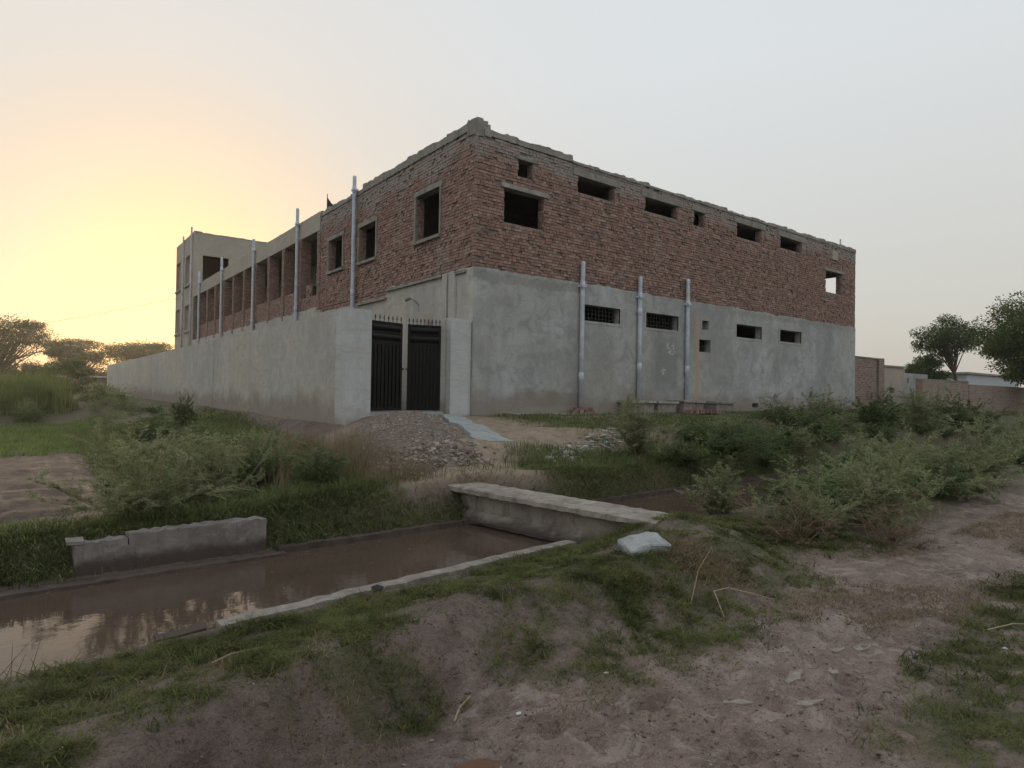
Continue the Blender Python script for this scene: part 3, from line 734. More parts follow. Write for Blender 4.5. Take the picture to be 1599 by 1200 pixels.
# rough copings along the roof
lumpy_coping('coping', bld, (.25, 0), (3.12, 0), .03, .24, (0, -1, 0), 6.70, lambda t: 6.90, M['coping'], lump=.03)
lumpy_coping('coping', bld, (3.12, 0), (BX + .01, 0), .028, .24, (0, -1, 0), 6.68, lambda t: 6.80 + .05 * float(ss(9, 13, t)), M['coping'], lump=.045)
lumpy_coping('coping', bld, (0, .3), (0, 6.4), .03, .24, (-1, 0, 0), 6.80, lambda t: 7.06, M['coping'], lump=.04)
lumpy_coping('coping', bld, (0, 6.4), (0, 10.1), .028, .24, (-1, 0, 0), 6.78, lambda t: 6.98, M['coping'], lump=.04)
mb = MB(); 
for (x, y, s, h) in ((0.02, 0.02, .30, 7.0), (.24, -.0, .16, 6.95), (.0, .28, .16, 7.05), (.05, .06, .20, 7.08)): mb.box(x - s * .12, x + s, y - s * .12, y + s, 6.66, h, .03)
mb.build('corner_cap', M['coping'], bld)
# verandah: columns, low panels, beam, back wall
mb = MB(); wall_panel(mb, (-.03, 10.1, 0), (0, 1, 0), (-1, 0, 0), 0, BY - 10.1 + .02, 6.32, 7.00, (), .42); mb.build('verandah_beam', M['plaster_tower'], bld)
lumpy_coping('coping', bld, (0, 10.1), (0, BY), .02, .36, (-1, 0, 0), 6.99, lambda t: 7.04, M['coping'], lump=.02)
mb = MB(); wall_panel(mb, (2.6, 10.03, 0), (0, 1, 0), (-1, 0, 0), 0, BY - 10.1, 3.285, 6.495, [(1.0 + 4.1 * k, 2.1 + 4.1 * k, 3.3, 5.5) for k in range(5)] + [(2.8 + 4.1 * k, 4.0 + 4.1 * k, 4.3, 5.5) for k in range(5)], .22); mb.build('verandah_wall', M['plaster_tower'], bld)
PBR = []
for k in range(11):
    y = 10.06 + 2.05 * k
    col = bpart('column', M['mortar'], (-.02, .38, y, y + .30, 3.30, 6.318), j=0)
    s = len(ALL_BRICKS)
    lay_bricks('c', (-.02, y, 0), (0, 1, 0), (-1, 0, 0), 0, .30, 3.30, 6.30, (), miss=0, rough=.004)
    lay_bricks('c', (-.02, y, 0), (1, 0, 0), (0, -1, 0), 0, .40, 3.30, 6.30, (), miss=0, rough=.004)
    mb = MB()
    for q in ALL_BRICKS[s:]: brick_box(mb, *q[:6])
    del ALL_BRICKS[s:]
    tag(mb.build('column_bricks', M['brick'], col), kind='stuff')
    if k < 10:
        top = 4.34 if k else 4.0
        pn = bpart('parapet_panel', M['mortar'], (.02, .24, y + .31, y + 2.04, 3.45, top - .02), j=0)
        s = len(ALL_BRICKS); lay_bricks('c', (.02, y, 0), (0, 1, 0), (-1, 0, 0), .31, 2.04, 3.50, top, (), miss=.03)
        if k == 0: lay_bricks('c', (.02, y, 0), (0, 1, 0), (-1, 0, 0), .9, 1.5, top, 4.45, (), miss=.3)
        mb = MB()
        for q in ALL_BRICKS[s:]: brick_box(mb, *q[:6])
        del ALL_BRICKS[s:]
        tag(mb.build('panel_bricks', M['brick'], pn), kind='stuff')
# stair tower at the far end
TW = [(.55, 2.3, 7.4, 9.3), (.55, 2.3, 4.3, 5.95), (4.2, 5.6, 7.4, 9.3), (4.2, 5.6, 4.3, 5.95)]
mb = MB(); wall_panel(mb, (-.04, BY + .25, 0), (0, 1, 0), (-1, 0, 0), 0, 6.0, -.7, 10.62, TW, .25)
tower = mb.build('stair_tower', M['plaster_tower'], bld)
mb = MB(); wall_panel(mb, (-.039, BY + .01, 0), (1, 0, 0), (0, -1, 0), 0, 9.0, 6.9, 10.62, [(.55, 2.15, 7.1, 9.15)], .235); mb.build('tower_front', M['plaster_tower'], bld)
mb = MB(); mb.box(-.036, .18, BY + .012, BY + .244, -.7, 6.89); mb.build('tower_pier', M['plaster_tower'], bld)
bpart('tower_back', M['plaster_tower'], (.22, 9.0, BY + 6.02, BY + 6.25, -.7, 10.6), (8.75, 8.96, BY + .26, BY + 6.0, -.7, 10.6), j=0)
bpart('tower_roof', M['inner'], (.22, 8.7, BY + .25, BY + 6.0, 10.1, 10.3), (.22, 8.7, BY + .25, BY + 6.0, 6.4, 6.6), (3.2, 3.4, BY + .26, BY + 6.0, 6.61, 10.09), j=0)
for (a, b, c, d) in TW:
    yy = BY + .25
    mb = MB(); wall_panel(mb, (-.075, yy, 0), (0, 1, 0), (-1, 0, 0), a - .12, b + .12, c - .1, d + .1, [(a, b, c, d)], .06); mb.build('window_surround', M['plaster_tower'], bld)
    bpart('window_backing', M['plaster_tower'], (.14, .2, yy + a, yy + b, c, d), j=0)
    bpart('sill', M['coping'], (-.16, -.04, yy + a - .15, yy + b + .15, c - .2, c - .11))
lumpy_coping('coping', bld, (-.02, BY + .02), (8.9, BY + .02), .03, .24, (0, -1, 0), 10.60, lambda t: 10.66 + (.06 if t < .5 else 0), M['coping'], lump=.02)
lumpy_coping('coping', bld, (-.03, BY + .3), (-.03, BY + 6.2), .03, .24, (-1, 0, 0), 10.60, lambda t: 10.66, M['coping'], lump=.02)
# the bricks: the 300 that show largest are objects, the rest one mass per wall
def shown(q):
    c, U, N, L, h = q[:5]; v = c - Vector(CAM); dist = v.length; v.normalize()
    across = (U - v * U.dot(v)).length
    return L * across / dist if (N.dot(v) < 0 and q[6] and L > .2) else 0
order = sorted(range(len(ALL_BRICKS)), key=lambda i: -shown(ALL_BRICKS[i]))[:300]
pick = set(order)
mesh_cache = {}
for own, core in (('r', core_r), ('l', core_l)):
    mb = MB()
    for i, q in enumerate(ALL_BRICKS):
        if q[7] != own: continue
        if i in pick:
            c, U, N, L, h, proud = q[:6]
            key = (own, random.randrange(6))
            if key not in mesh_cache:
                m2 = MB(); brick_box(m2, Vector((0, 0, 0)), U, N, .226, .0705, 0); me = m2.mesh('brick'); me.materials.append(M['brick']); mesh_cache[key] = me
            o = bpy.data.objects.new('brick', mesh_cache[key]); COL.objects.link(o); o.parent = core; o.location = c + N * proud
            s = L / .226; o.scale = (s, 1, h / .0705) if own == 'r' else (1, s, h / .0705)
        else: brick_box(mb, *q[:6])
    bo = mb.build('brick_courses', M['brick'], core, fix=True); tag(bo, kind='stuff')

# ------------------------------------------------------------------ boundary wall and gate
wall = empty('boundary_wall', (-3.13, 0, -.5), 'long grey plastered boundary wall running from the gate towards the far trees', 'wall')
mb = MB()
for k in range(9):       # cast in bays that differ by millimetres
    y0, y1 = .55 + k * 5.7, .55 + (k + 1) * 5.7; dx = (.0, .008, -.004, .006, .0, .01, .002, .007, .0)[k]
    mb.box(-3.13 + dx, -2.9, y0, y1, -.9, 2.18 + (.0, .015, .005, .02, .0, .01, .015, .0, .01)[k])
mb.build('wall_bay', M['plaster_wall'], wall)
mb = MB(); mb.box(-3.14, -2.58, -.01, .40, -.9, 2.205, .004); mb.box(-3.136, -2.9, .40, .56, -.9, 2.19); mb.build('gate_pier', M['plaster_pier'], wall)
mb = MB(); mb.box(-.62, -.035, -.03, .52, -.5, 2.215, .004); mb.build('gate_pier', M['plaster_pier'], wall)
lumpy_coping('pier_joint', wall, (-.06, -.035), (-.02, -.035), .02, .05, (0, -1, 0), -.1, lambda t: 2.16, M['coping'], step=.02, lump=.01)
mb = MB(); mb.box(-.80, -.621, .18, .52, -.5, 2.20, .004); mb.build('gate_jamb', M['plaster_wall'], wall)
mb = MB(); mb.box(-.92, -.72, .60, .80, 1.4, 2.33, .005); mb.build('post_stub', M['plaster_tower'], wall)
mb = MB(); mb.box(-2.585, -.79, -.02, .5, -.4, .035, .01); mb.build('threshold', M['ramp'], wall)

gate = empty('metal_gate', (-1.68, .2, .05), 'black two leaf sheet metal gate with spear spikes standing ajar', 'gate')
def gate_leaf(hx, hy, ang, W, sgn, hgt=1.95, nspike=8):
    U = Vector((math.cos(ang) * sgn, math.sin(ang), 0)); N = Vector((U.y * sgn, -U.x * sgn, 0)); N = N if N.y < 0 else -N
    o = Vector((hx, hy, .06)); ob = lambda mb, u, n, w: mb.obox(o, U, N, Z, u, n, w)
    mb = MB(); ob(mb, (0, W), (-.004, .004), (0, hgt))
    for (u, w) in (((0, .055), (0, hgt)), ((W - .055, W), (0, hgt))): ob(mb, u, (-.022, .022), w)
    for w in ((0, .055), (hgt - .04, hgt), (hgt - .46, hgt - .42), (hgt - .245, hgt - .215)): ob(mb, (.056, W - .056), (-.021, .021), w)
    leaf = mb.build('gate_leaf', M['black'], gate)
    for w0 in (hgt - .21, hgt - .415):                   # two pressed pillow panels
        mb = MB(); n = 8; prev = None
        for i in range(n + 1):
            a = i / n; p = [o + U * .06 + Z * (w0 + .165 * a) + N * (.006 + .035 * math.sin(math.pi * a)), o + U * (W - .06) + Z * (w0 + .165 * a) + N * (.006 + .035 * math.sin(math.pi * a))]
            if prev: mb.quad(prev[0], prev[1], p[1], p[0])
            prev = p
        mb.build('pressed_panel', M['black'], leaf, smooth=True, fix=False)
    nr = 7
    for i in range(nr):                                  # vertical ribs of the sheet
        u = .09 + (W - .18) * (i + .5) / nr
        mb = MB(); ob(mb, (u - .028, u + .028), (.004, .022), (.075, hgt - .50)); mb.build('rib', M['black'], leaf)
    for i in range(nspike):
        u = .03 + (W - .06) * i / (nspike - 1); b = o + U * u + Z * hgt
        mb = MB(); mb.tube([b, b + Z * .09, b + Z * .105, b + Z * .15], [.007, .007, .017, .001], 6); mb.tube([b + Z * .075 - U * .026, b + Z * .075 + U * .026], .008, 5); mb.build('spike', M['iron'], leaf)
    mb = MB(); mb.tube([o + U * (W + .012) + Z * .93 - N * .03, o + U * (W + .012) + Z * .93 + N * .05], .022, 8); mb.build('latch', M['iron'], leaf)
    return leaf
gate_leaf(-2.57, .12, math.radians(13), .90, 1)
gate_leaf(-.80, .12, math.radians(17), .77, -1, nspike=9)

# ------------------------------------------------------------------ pipes
def pipe(pts_xy, z0, z1, r, label, collars, offs, group):
    x, y = pts_xy
    t = empty('drain_pipe', (x, y, z0), label, 'pipe', group)
    lean = random.uniform(-.015, .015)
    mb = MB(); mb.tube([(x, y, z0), (x + lean * .5, y, (z0 + z1) / 2), (x + lean, y, z1 - .09), (x + lean, y, z1 - .02), (x + lean, y, z1)], [r, r, r, r * .97, r * .45], 14); mb.build('tube', M['pipe'], t, smooth=True)
    for zc in collars:
        k = lean * (zc - z0) / (z1 - z0)
        mb = MB(); mb.tube([(x + k, y, zc - .10), (x + k, y, zc - .09), (x + k, y, zc + .10), (x + k, y, zc + .11)], [r * 1.02, r * 1.18, r * 1.18, r * 1.02], 14); mb.build('collar', M['pipe'], t, smooth=True)
    zc = collars[0]
    mb = MB(); ox, oy = offs; mb.obox((x, y, zc), (1, 0, 0) if oy else (0, 1, 0), Vector((ox, oy, 0)), Z, (-r * 1.5, r * 1.5), (-r * 1.25, .10), (-.03, .03)); mb.build('clamp', M['pipe'], t)
    mb = MB(); mb.tube([(x - oy * .0 + (r * 1.3 if oy else 0), y + (r * 1.3 if ox else 0), zc), (x + (r * 1.9 if oy else 0), y + (r * 1.9 if ox else 0), zc)], r * .5, 8); mb.build('inspection_plug', M['pipe'], t)
    return t
G1 = 'grey drainpipes on the right face'; G2 = 'grey vent pipes along the verandah'
pipe((3.47, -.10), .12, 4.07, .062, 'grey drainpipe beside the nearest grilled window, standing on loose bricks', [3.40, .95], (0, 1), G1)
pipe((5.80, -.10), .33, 3.95, .062, 'grey drainpipe between the two grilled ground floor windows', [3.35, 2.9, 1.3], (0, 1), G1)
pipe((8.04, -.10), .34, 4.15, .062, 'grey drainpipe right of both grilled windows, near two tiny vents', [3.35, 1.3], (0, 1), G1)
for (y, zt, lab) in ((6.82, 7.42, 'tall grey pipe on the left face between two brick windows, behind the gate'), (12.3, 7.58, 'grey vent pipe at the verandah, nearest of the verandah pipes'), (18.45, 7.50, 'grey vent pipe at the verandah, second from the near end'), (24.65, 7.62, 'grey vent pipe at the verandah, third from the near end'), (30.5, 7.68, 'grey vent pipe at the verandah, right beside the stair tower')):
    pipe((-.12, y), .3, zt, .062, lab, [6.95, 3.62], (1, 0), G2)
pipe((-.12, BY + .35), 2.0, 11.0, .055, 'thin pipe on the near corner of the stair tower', [10.3, 6.5], (1, 0), 'thin pipes on the stair tower')
pipe((-.12, BY + 3.2), 2.0, 10.9, .055, 'thin pipe between the windows of the stair tower', [10.3, 6.5], (1, 0), 'thin pipes on the stair tower')
mb = MB(); mb.tube([(18.9, .3, 6.6), (18.9, .3, 7.22)], .035, 8); tag(mb.build('roof_pipe', M['pipe'], loc=(18.9, .3, 6.6)), 'short grey pipe stub on the roof at the far right end', 'pipe')
fl = empty('roof_flag', (.3, 10.3, 6.98), 'small dark pennant on a thin stick on the roof edge', 'flag')
mb = MB(); mb.tube([(.3, 10.3, 6.7), (.3, 10.3, 7.75)], .014, 6); mb.build('stick', M['iron'], fl)
mb = MB(); 
for s in (-.003, .003): mb.poly([(.305 + s, 10.3, 7.62), (.40 + s, 10.16, 7.40), (.55 + s, 10.0, 7.2), (.305 + s, 10.3, 7.1)])
mb.build('cloth', M['flag'], fl, fix=False)
# lamp on the left wall above the gate
lamp = empty('wall_lamp', (-.02, 2.65, 2.78), 'small unlit lamp on a bent bracket above the gate', 'lamp')
mb = MB(); mb.tube([(-.02, 2.6, 2.62), (-.02, 2.6, 2.80), (-.10, 2.66, 2.92), (-.22, 2.74, 3.0)], .013, 8); mb.build('bracket', M['steel'], lamp)
mb = MB(); mb.tube([(-.20, 2.72, 3.0), (-.23, 2.75, 2.99), (-.30, 2.84, 2.95), (-.31, 2.85, 2.945)], [.02, .045, .06, .035], 10); mb.build('lamp_head', M['steel'], lamp)

# ------------------------------------------------------------------ things along the foot of the right face
mb = MB(); mb.box(.9, 3.95, -.52, -.03, -.3, -.015, .012); tag(mb.build('apron_slab', M['concrete']), 'thin pale concrete apron at the foot of the right face', 'slab')
M['chamber'] = mat_concrete('cement_washed_brick', (.33, .30, .28), (.19, .16, .145), 4)
def chamber(x0, x1, y0, z1, lab):
    t = empty('inspection_chamber', ((x0 + x1) / 2, y0 / 2 - .02, -.1), lab, 'chamber', 'inspection chambers along the right face')
    mb = MB(); mb.box(x0, x1, y0, -.03, -.35, z1 - .07, .01); mb.build('chamber_body', M['chamber'], t)
    mb = MB(); mb.box(x0 - .05, x1 + .05, y0 - .06, -.03, z1 - .07, z1, .012); mb.build('cover_slab', M['concrete'], t)
chamber(5.0, 5.86, -.62, .33, 'brick inspection chamber with slab lid below the middle drainpipe')
chamber(6.12, 6.95, -.55, .31, 'brick inspection chamber with slab lid between the two right drainpipes')
chamber(7.25, 8.2, -.60, .34, 'brick inspection chamber with slab lid below the rightmost drainpipe')
chamber(8.95, 9.9, -.55, .31, 'brick inspection chamber with slab lid under the tiny grilled vent')
def loose_brick(x, y, z, rz, lab, grp, tilt=0):
    mb = MB(); mb.box(-.112, .112, -.055, .055, -.035, .035, .006); me = mb.mesh('brick'); me.materials.append(M['brick'])
    o = bpy.data.objects.new('loose_brick', me); COL.objects.link(o); o.location = (x, y, z); o.rotation_euler = (tilt, 0, rz); tag(o, lab, 'brick', grp)
for i, (x, y, z, r) in enumerate(((3.12, -.22, .02, .1), (3.36, -.26, .02, .9), (3.62, -.20, .02, -.2), (3.86, -.25, .02, .4), (3.25, -.23, .09, -.3), (3.50, -.21, .09, .15), (3.72, -.22, .09, .6))):
    loose_brick(x, y, z, r, 'loose red brick at the foot of the nearest drainpipe', 'loose bricks under the nearest drainpipe')
for i in range(16):
    x = 7.0 + i * .115; loose_brick(x, -.95 + random.uniform(-.03, .03), float(H(x, -.95)) + .085, math.pi / 2 + random.uniform(-.1, .1), 'red brick set on edge in a row before the chambers', 'bricks on edge before the chambers', math.pi / 2)

# ------------------------------------------------------------------ footbridge, canal wall, broken block, gate heap
def beam(name, a, b, prof, mat, parent=None, n=14, jit=.008):
    n = int(n * 1.8)
    """sweep a closed profile [(across, z)] from a to b"""
    a, b = Vector(a), Vector(b); U = (b - a).normalized(); W = Vector((U.y, -U.x, 0)).normalized(); mb = MB(); prev = None
    if W.x < 0: W = -W
    for i in range(n + 1):
        p = a + (b - a) * i / n
        ring = [p + W * (c + random.uniform(-jit, jit)) + Z * (z + random.uniform(-jit, jit)) for c, z in prof]
        if prev:
            for k in range(len(ring)): mb.quad(prev[k], prev[(k + 1) % len(ring)], ring[(k + 1) % len(ring)], ring[k])
        else: mb.poly(ring)
        prev = ring
    mb.poly(prev[::-1])
    return mb.build(name, mat, parent)
br = empty('foot_bridge', (-3.5, -6.5, -1.2), 'low concrete footbridge slab across the muddy canal', 'bridge')
A, B = (-3.80, -5.05, 0), (-3.31, -8.30, 0)
beam('deck_slab', A, B, [(0, -.825), (0, -.770), (.02, -.755), (.51, -.755), (.53, -.770), (.53, -.825)], M['bridge'], br, 26, .0055)
beam('side_beam', (-3.79, -5.15, 0), (-3.29, -8.05, 0), [(.15, -1.13), (.15, -.83), (.42, -.83), (.42, -1.13)], M['bridge'], br, 16, .004)
beam('bottom_flange', (-3.785, -5.2, 0), (-3.32, -7.75, 0), [(.0, -1.20), (.0, -1.16), (.125, -1.06), (.43, -1.06), (.53, -1.20)], M['bridge'], br, 16, .006)

rw = empty('canal_side_wall', (-7.2, -5.5, -1.2), 'old cracked concrete side wall on the far canal bank', 'wall')
beam('wall_block', (-7.97, -5.62, 0), (-7.56, -5.60, 0), [(-.18, -1.3), (-.18, -.90), (.02, -.895), (.02, -1.3)], M['retain'], rw, 6, .012)
beam('wall_block', (-7.55, -5.60, 0), (-6.30, -5.55, 0), [(-.20, -1.3), (-.20, -.865), (.02, -.855), (.02, -1.3)], M['retain'], rw, 14, .010)
mb = MB(); mb.box(-7.60, -7.50, -5.63, -5.42, -1.3, -.955, .012); mb.build('joint_fill', M['retain'], rw)
mb = MB(); mb.box(-8.02, -7.90, -5.66, -5.40, -.90, -.87, .012); mb.build('cap_fragment', M['retain'], rw)

# pale broken block on the near bank
bm = bmesh.new(); bmesh.ops.create_cube(bm, size=1)
for v in bm.verts: v.co = Vector((v.co.x * .40, v.co.y * .22, v.co.z * .13))
bmesh.ops.bevel(bm, geom=bm.edges[:], offset=.012, segments=1, affect='EDGES'); bmesh.ops.subdivide_edges(bm, edges=bm.edges, cuts=3, use_grid_fill=True)
for v in bm.verts:
    k = Vector((vnoise(v.co.x * 9, v.co.y * 9 + v.co.z * 7, 3) - .5, vnoise(v.co.x * 9, v.co.y * 9 + 5, 4) - .5, vnoise(v.co.x * 8, v.co.z * 8, 5) - .5)); v.co += k * .03; v.co += Vector((vnoise(v.co.x * 40, v.co.y * 40 + v.co.z * 30, 8) - .5, vnoise(v.co.x * 38, v.co.z * 40 + 3, 9) - .5, vnoise(v.co.x * 42, v.co.y * 41 + 9, 10) - .5)) * .018
    if v.co.x < -.12: v.co.z -= .25 * (-.12 - v.co.x)
    if v.co.x > .12 and v.co.z > 0: v.co.z -= .35 * (v.co.x - .12)
me = bpy.data.meshes.new('block'); bm.to_mesh(me); bm.free()
blk = link('concrete_block', me, mat_concrete('pale_block', (.42, .43, .43), (.30, .31, .31), 4, True), loc=(-4.22, -8.93, float(H(-4.22, -8.93)) + .035)); blk.rotation_euler = (.30, -.10, -.30)
tag(blk, 'pale grey broken concrete block in the grass at the near end of the footbridge', 'block')

def mound_h(x, y):
    q = -np.asarray(y, dtype=float)
    xl = interp(q, [0, 1, 2.5, 4.7], [-3.25, -3.6, -4.3, -4.9]); xr = interp(q, [.3, 1, 2.5, 3.6, 4.7], [-.70, -.85, -1.5, -1.95, -3.0])
    u = np.clip((x - xl) / (xr - xl), 0, 1); c = np.clip(4 * u * (1 - u), 0, 1) ** .45
    top = interp(q, [0, .8, 1.8, 3.0, 4.0, 4.55, 4.85], [.03, .06, .03, -.10, -.33, -.58, -.95])
    n = fbm(x * 2.5, y * 2.5, 91, 4) - .5
    return -.95 + (top + .95) * c + (n * .12 + (fbm(x * 9, y * 9, 93, 3) - .5) * .07) * (q > .6)
mx = np.arange(-5.0, -.3, .04); my = np.arange(-4.95, -.03, .04); MX, MY = np.meshgrid(mx, my); MZ = mound_h(MX, MY)
ny2, nx2 = MX.shape; idx = np.arange(nx2 * ny2).reshape(ny2, nx2)
HG = H(MX, MY)
keep = (MZ > HG - .06)
kf = keep[:-1, :-1] | keep[1:, :-1] | keep[:-1, 1:] | keep[1:, 1:]
F = np.stack([idx[:-1, :-1], idx[:-1, 1:], idx[1:, 1:], idx[1:, :-1]], -1)[kf]
def mat_heap():
    m, nt, b = material('rubble_soil'); nb = NB(nt); P = nb.pos()
    col = nb.mix(nb.ramp(nb.noise(P, 1.6, 5, .6), [(.38, 0), (.62, 1)]), (.33, .295, .265), (.33, .25, .205))
    col = nb.mix(nb.ramp(nb.noise(P, 16, 5, .75), [(.45, 0), (.68, 1)]), col, (.16, .125, .105))
    nb.to(col, b.inputs['Base Color']); b.inputs['Roughness'].default_value = .95
    nb.to(nb.bump(nb.math('ADD', nb.noise(P, 14, 6, .75), nb.noise(P, 50, 4, .7)), 1.0, .05), b.inputs['Normal']); return m
M['heap'] = mat_heap()
heap = empty('rubble_heap', (-2.3, -1.8, -.5), 'heap of soil, stone chips and rubble piled against the gate', 'heap')
np_mesh('heap_soil', np.stack([MX, MY, MZ], -1).reshape(-1, 3), F, 4, M['heap'], smooth=True, parent=heap)

def stone_arrays(n, fx, size, seed, flat=.7):
    """n irregular stones (squashed jittered octahedra-like 8-vertex chips); fx(rng) -> (x, y, z)"""
    r = np.random.default_rng(seed); V = []; F = []
    cube = np.array([(-1, -1, -1), (1, -1, -1), (1, 1, -1), (-1, 1, -1), (-1, -1, 1), (1, -1, 1), (1, 1, 1), (-1, 1, 1)], float)
    quads = np.array([(0, 3, 2, 1), (4, 5, 6, 7), (0, 1, 5, 4), (1, 2, 6, 5), (2, 3, 7, 6), (3, 0, 4, 7)])
    P = fx(r, n); n = len(P)
    s = size * r.lognormal(0, .45, n)
    for i in range(n):
        v = cube * r.uniform(.45, 1.0, (8, 3)) * s[i] * np.array([1, r.uniform(.6, 1), flat * r.uniform(.5, 1)])
        a = r.uniform(0, 6.28); R = np.array([[math.cos(a), -math.sin(a), 0], [math.sin(a), math.cos(a), 0], [0, 0, 1]])
        t = r.normal(0, .35); R2 = np.array([[1, 0, 0], [0, math.cos(t), -math.sin(t)], [0, math.sin(t), math.cos(t)]])
        V.append(v @ R2.T @ R.T + P[i]); F.append(quads + 8 * i)
    return np.concatenate(V), np.concatenate(F)
def mat_stones(name, stops):
    m, nt, b = material(name); nb = NB(nt); nb.to(nb.ramp(island_random(nb), stops), b.inputs['Base Color']); b.inputs['Roughness'].default_value = .9; return m
M['chips'] = mat_stones('stone_chips', [(0, (.15, .115, .095)), (.35, (.27, .22, .19)), (.6, (.32, .275, .245)), (.85, (.30, .225, .185)), (1, (.42, .39, .36))])
M['litter'] = mat_stones('rubbish_scraps', [(0, (.24, .20, .16)), (.35, (.36, .32, .27)), (.6, (.50, .48, .45)), (.78, (.30, .38, .40)), (.9, (.38, .28, .22)), (1, (.60, .60, .58))])
def on_heap(r, n):
    x = r.uniform(-4.8, -.7, n * 3); y = r.uniform(-5.0, -.25, n * 3); z = mound_h(x, y); k = z > H(x, y) + .0
    d = ((x - -2.9) ** 2 + (y + 4.3) ** 2)
    return np.stack([x, y, z + .006], -1)[k][:n]
V, F = stone_arrays(9500, on_heap, .010, 5); tag(np_mesh('stone_chips', V, F, 4, M['chips'], parent=heap), kind='stuff')
def by_foot(r, n):
    t = r.uniform(0, 1, n); x = -4.3 + 1.9 * t + r.normal(0, .16, n); y = -4.45 + .6 * t + r.normal(0, .16, n)
    return np.stack([x, y, np.maximum(mound_h(x, y), H(x, y)) + .012], -1)
V, F = stone_arrays(300, by_foot, .032, 6); tag(np_mesh('rubble_lumps', V, F, 4, M['chips'], parent=heap), kind='stuff')
mb = MB()
for (p, q) in (((-1.12, -.75, .03), (-.62, -.72, .02)),):
    pass
pts_l = [(-1.30, -.70), (-1.62, -1.7), (-1.92, -2.7), (-2.14, -3.45)]; pts_r = [(-.78, -.72), (-1.05, -1.7), (-1.32, -2.7), (-1.42, -3.55)]
prev = None
for i in range(13):
    t = i / 12 * 3; k = min(int(t), 2); f_ = t - k
    l = Vector(pts_l[k]).lerp(Vector(pts_l[k + 1]), f_); r_ = Vector(pts_r[k]).lerp(Vector(pts_r[k + 1]), f_)
    z = max(float(H(r_.x, r_.y)) + .03, .0 - .125 * t) + random.uniform(-.006, .006); zl = max(z + .03, float(mound_h(np.array(l.x), np.array(l.y))) * .5 + z * .5)
    j = random.uniform(-.05, .05)
    ring = [(l.x + j, l.y, zl), (r_.x + j * .7, r_.y, z - .005), (r_.x + j * .7, r_.y, z - .45), (l.x + j, l.y, z - .45)]
    if prev:
        for q in range(4): mb.quad(prev[q], prev[(q + 1) % 4], ring[(q + 1) % 4], ring[q])
    else: mb.poly(ring)
    prev = ring
mb.poly(prev[::-1])
tag(mb.build('cement_ramp', M['ramp']), 'smooth pale cement ramp sloping down beside the rubble heap', 'ramp')
loose = mat_concrete('pale_chunk', (.55, .50, .45), (.4, .35, .3), 4)
mb = MB(); mb.hexa([(-2.50, -1.62, -.18), (-2.36, -1.62, -.18), (-2.35, -1.55, -.18), (-2.48, -1.54, -.18), (-2.48, -1.61, .02), (-2.37, -1.60, .0), (-2.38, -1.56, .0), (-2.46, -1.56, .03)]); tag(mb.build('stone_chunk', loose), 'pale upright stone chunk near the top of the rubble heap', 'stone')
# litter beside the track
def on_lit(r, n):
    t = r.beta(1.2, 1.2, n); x = -1.3 + 3.3 * t; y = -4.2 + 1.0 * t + r.normal(0, .22, n) * (.5 + t)
    return np.stack([x, y, H(x, y) + .015], -1)
V, F = stone_arrays(700, on_lit, .030, 8, .35); tag(np_mesh('litter', V, F, 4, M['litter']), 'strip of pale rubble and plastic litter beside the sandy track', 'litter', kind='stuff')

# ------------------------------------------------------------------ vegetation
def blades(P, h, w, lean, leandir=None, curl=.35, seed=0):
    r = np.random.default_rng(seed); n = len(P)
    h = h * np.ones(n); w = w * np.ones(n)
    az = r.uniform(0, 2 * math.pi, n); side = np.stack([np.cos(az), np.sin(az), np.zeros(n)], -1)
    la = r.uniform(0, 2 * math.pi, n); L = np.stack([np.cos(la), np.sin(la), np.zeros(n)], -1) * (lean * r.uniform(.2, 1.0, n))[:, None]
    if leandir is not None: L = L + leandir
    up = np.array([0, 0, 1.0])
    mid = P + (up * .55 + L * .40) * h[:, None]
    tip = P + (up * (1 - curl * r.uniform(0, 1, n)[:, None]) + L * 1.1) * h[:, None]
    s = side * (w / 2)[:, None]
    V = np.stack([P - s, P + s, mid - s * .75, mid + s * .75, tip], 1).reshape(-1, 3)
    b = (np.arange(n) * 5)[:, None]
    F = np.concatenate([b + [0, 1, 3], b + [0, 3, 2], b + [2, 3, 4]], 1).reshape(-1, 3)
    return V, F
def scatter(n, x0, x1, y0, y1, maskf, seed, clump=.0):
    r = np.random.default_rng(seed); x = r.uniform(x0, x1, n); y = r.uniform(y0, y1, n)
    k = r.random(n) < maskf(x, y)
    x, y = x[k], y[k]
    return np.stack([x, y, H(x, y) - .004], -1)
def grass_obj(name, sets, mat, label):
    Vs, Fs = [], []; o = 0
    for V, F in sets: Vs.append(V); Fs.append(F + o); o += len(V)
    ob = np_mesh(name, np.concatenate(Vs), np.concatenate(Fs), 3, mat)
    return tag(ob, label, 'grass', kind='stuff')
r = np.random.default_rng(3)
sets = []
P = scatter(350000, -9.3, -1.0, -11.0, -7.3, lambda x, y: grass_mask(x, y) * (yN(x) - y > .18), 1)
dist = np.hypot(P[:, 0] - CAM[0], P[:, 1] - CAM[1])
keep = r.random(len(P)) < np.clip(4.2 / dist, .35, 1)
P = P[keep]; dist = dist[keep]
hh = (.012 + .055 * ss(.35, .75, fbm(P[:, 0] * 6, P[:, 1] * 6, 77, 3))) * r.uniform(.6, 1.5, len(P)) * np.where(yN(P[:, 0]) - P[:, 1] < .8, 1.25, .95)
sets.append(blades(P, hh, .0030 + .0008 * dist, 2.1, None, .8, 2))
P = scatter(170000, -5.6, 9, -13.0, -10.4, lambda x, y: grass_mask(x, y) * np.clip(4.5 / np.hypot(x - CAM[0], y - CAM[1]), 0, 1), 4)
dist = np.hypot(P[:, 0] - CAM[0], P[:, 1] - CAM[1])
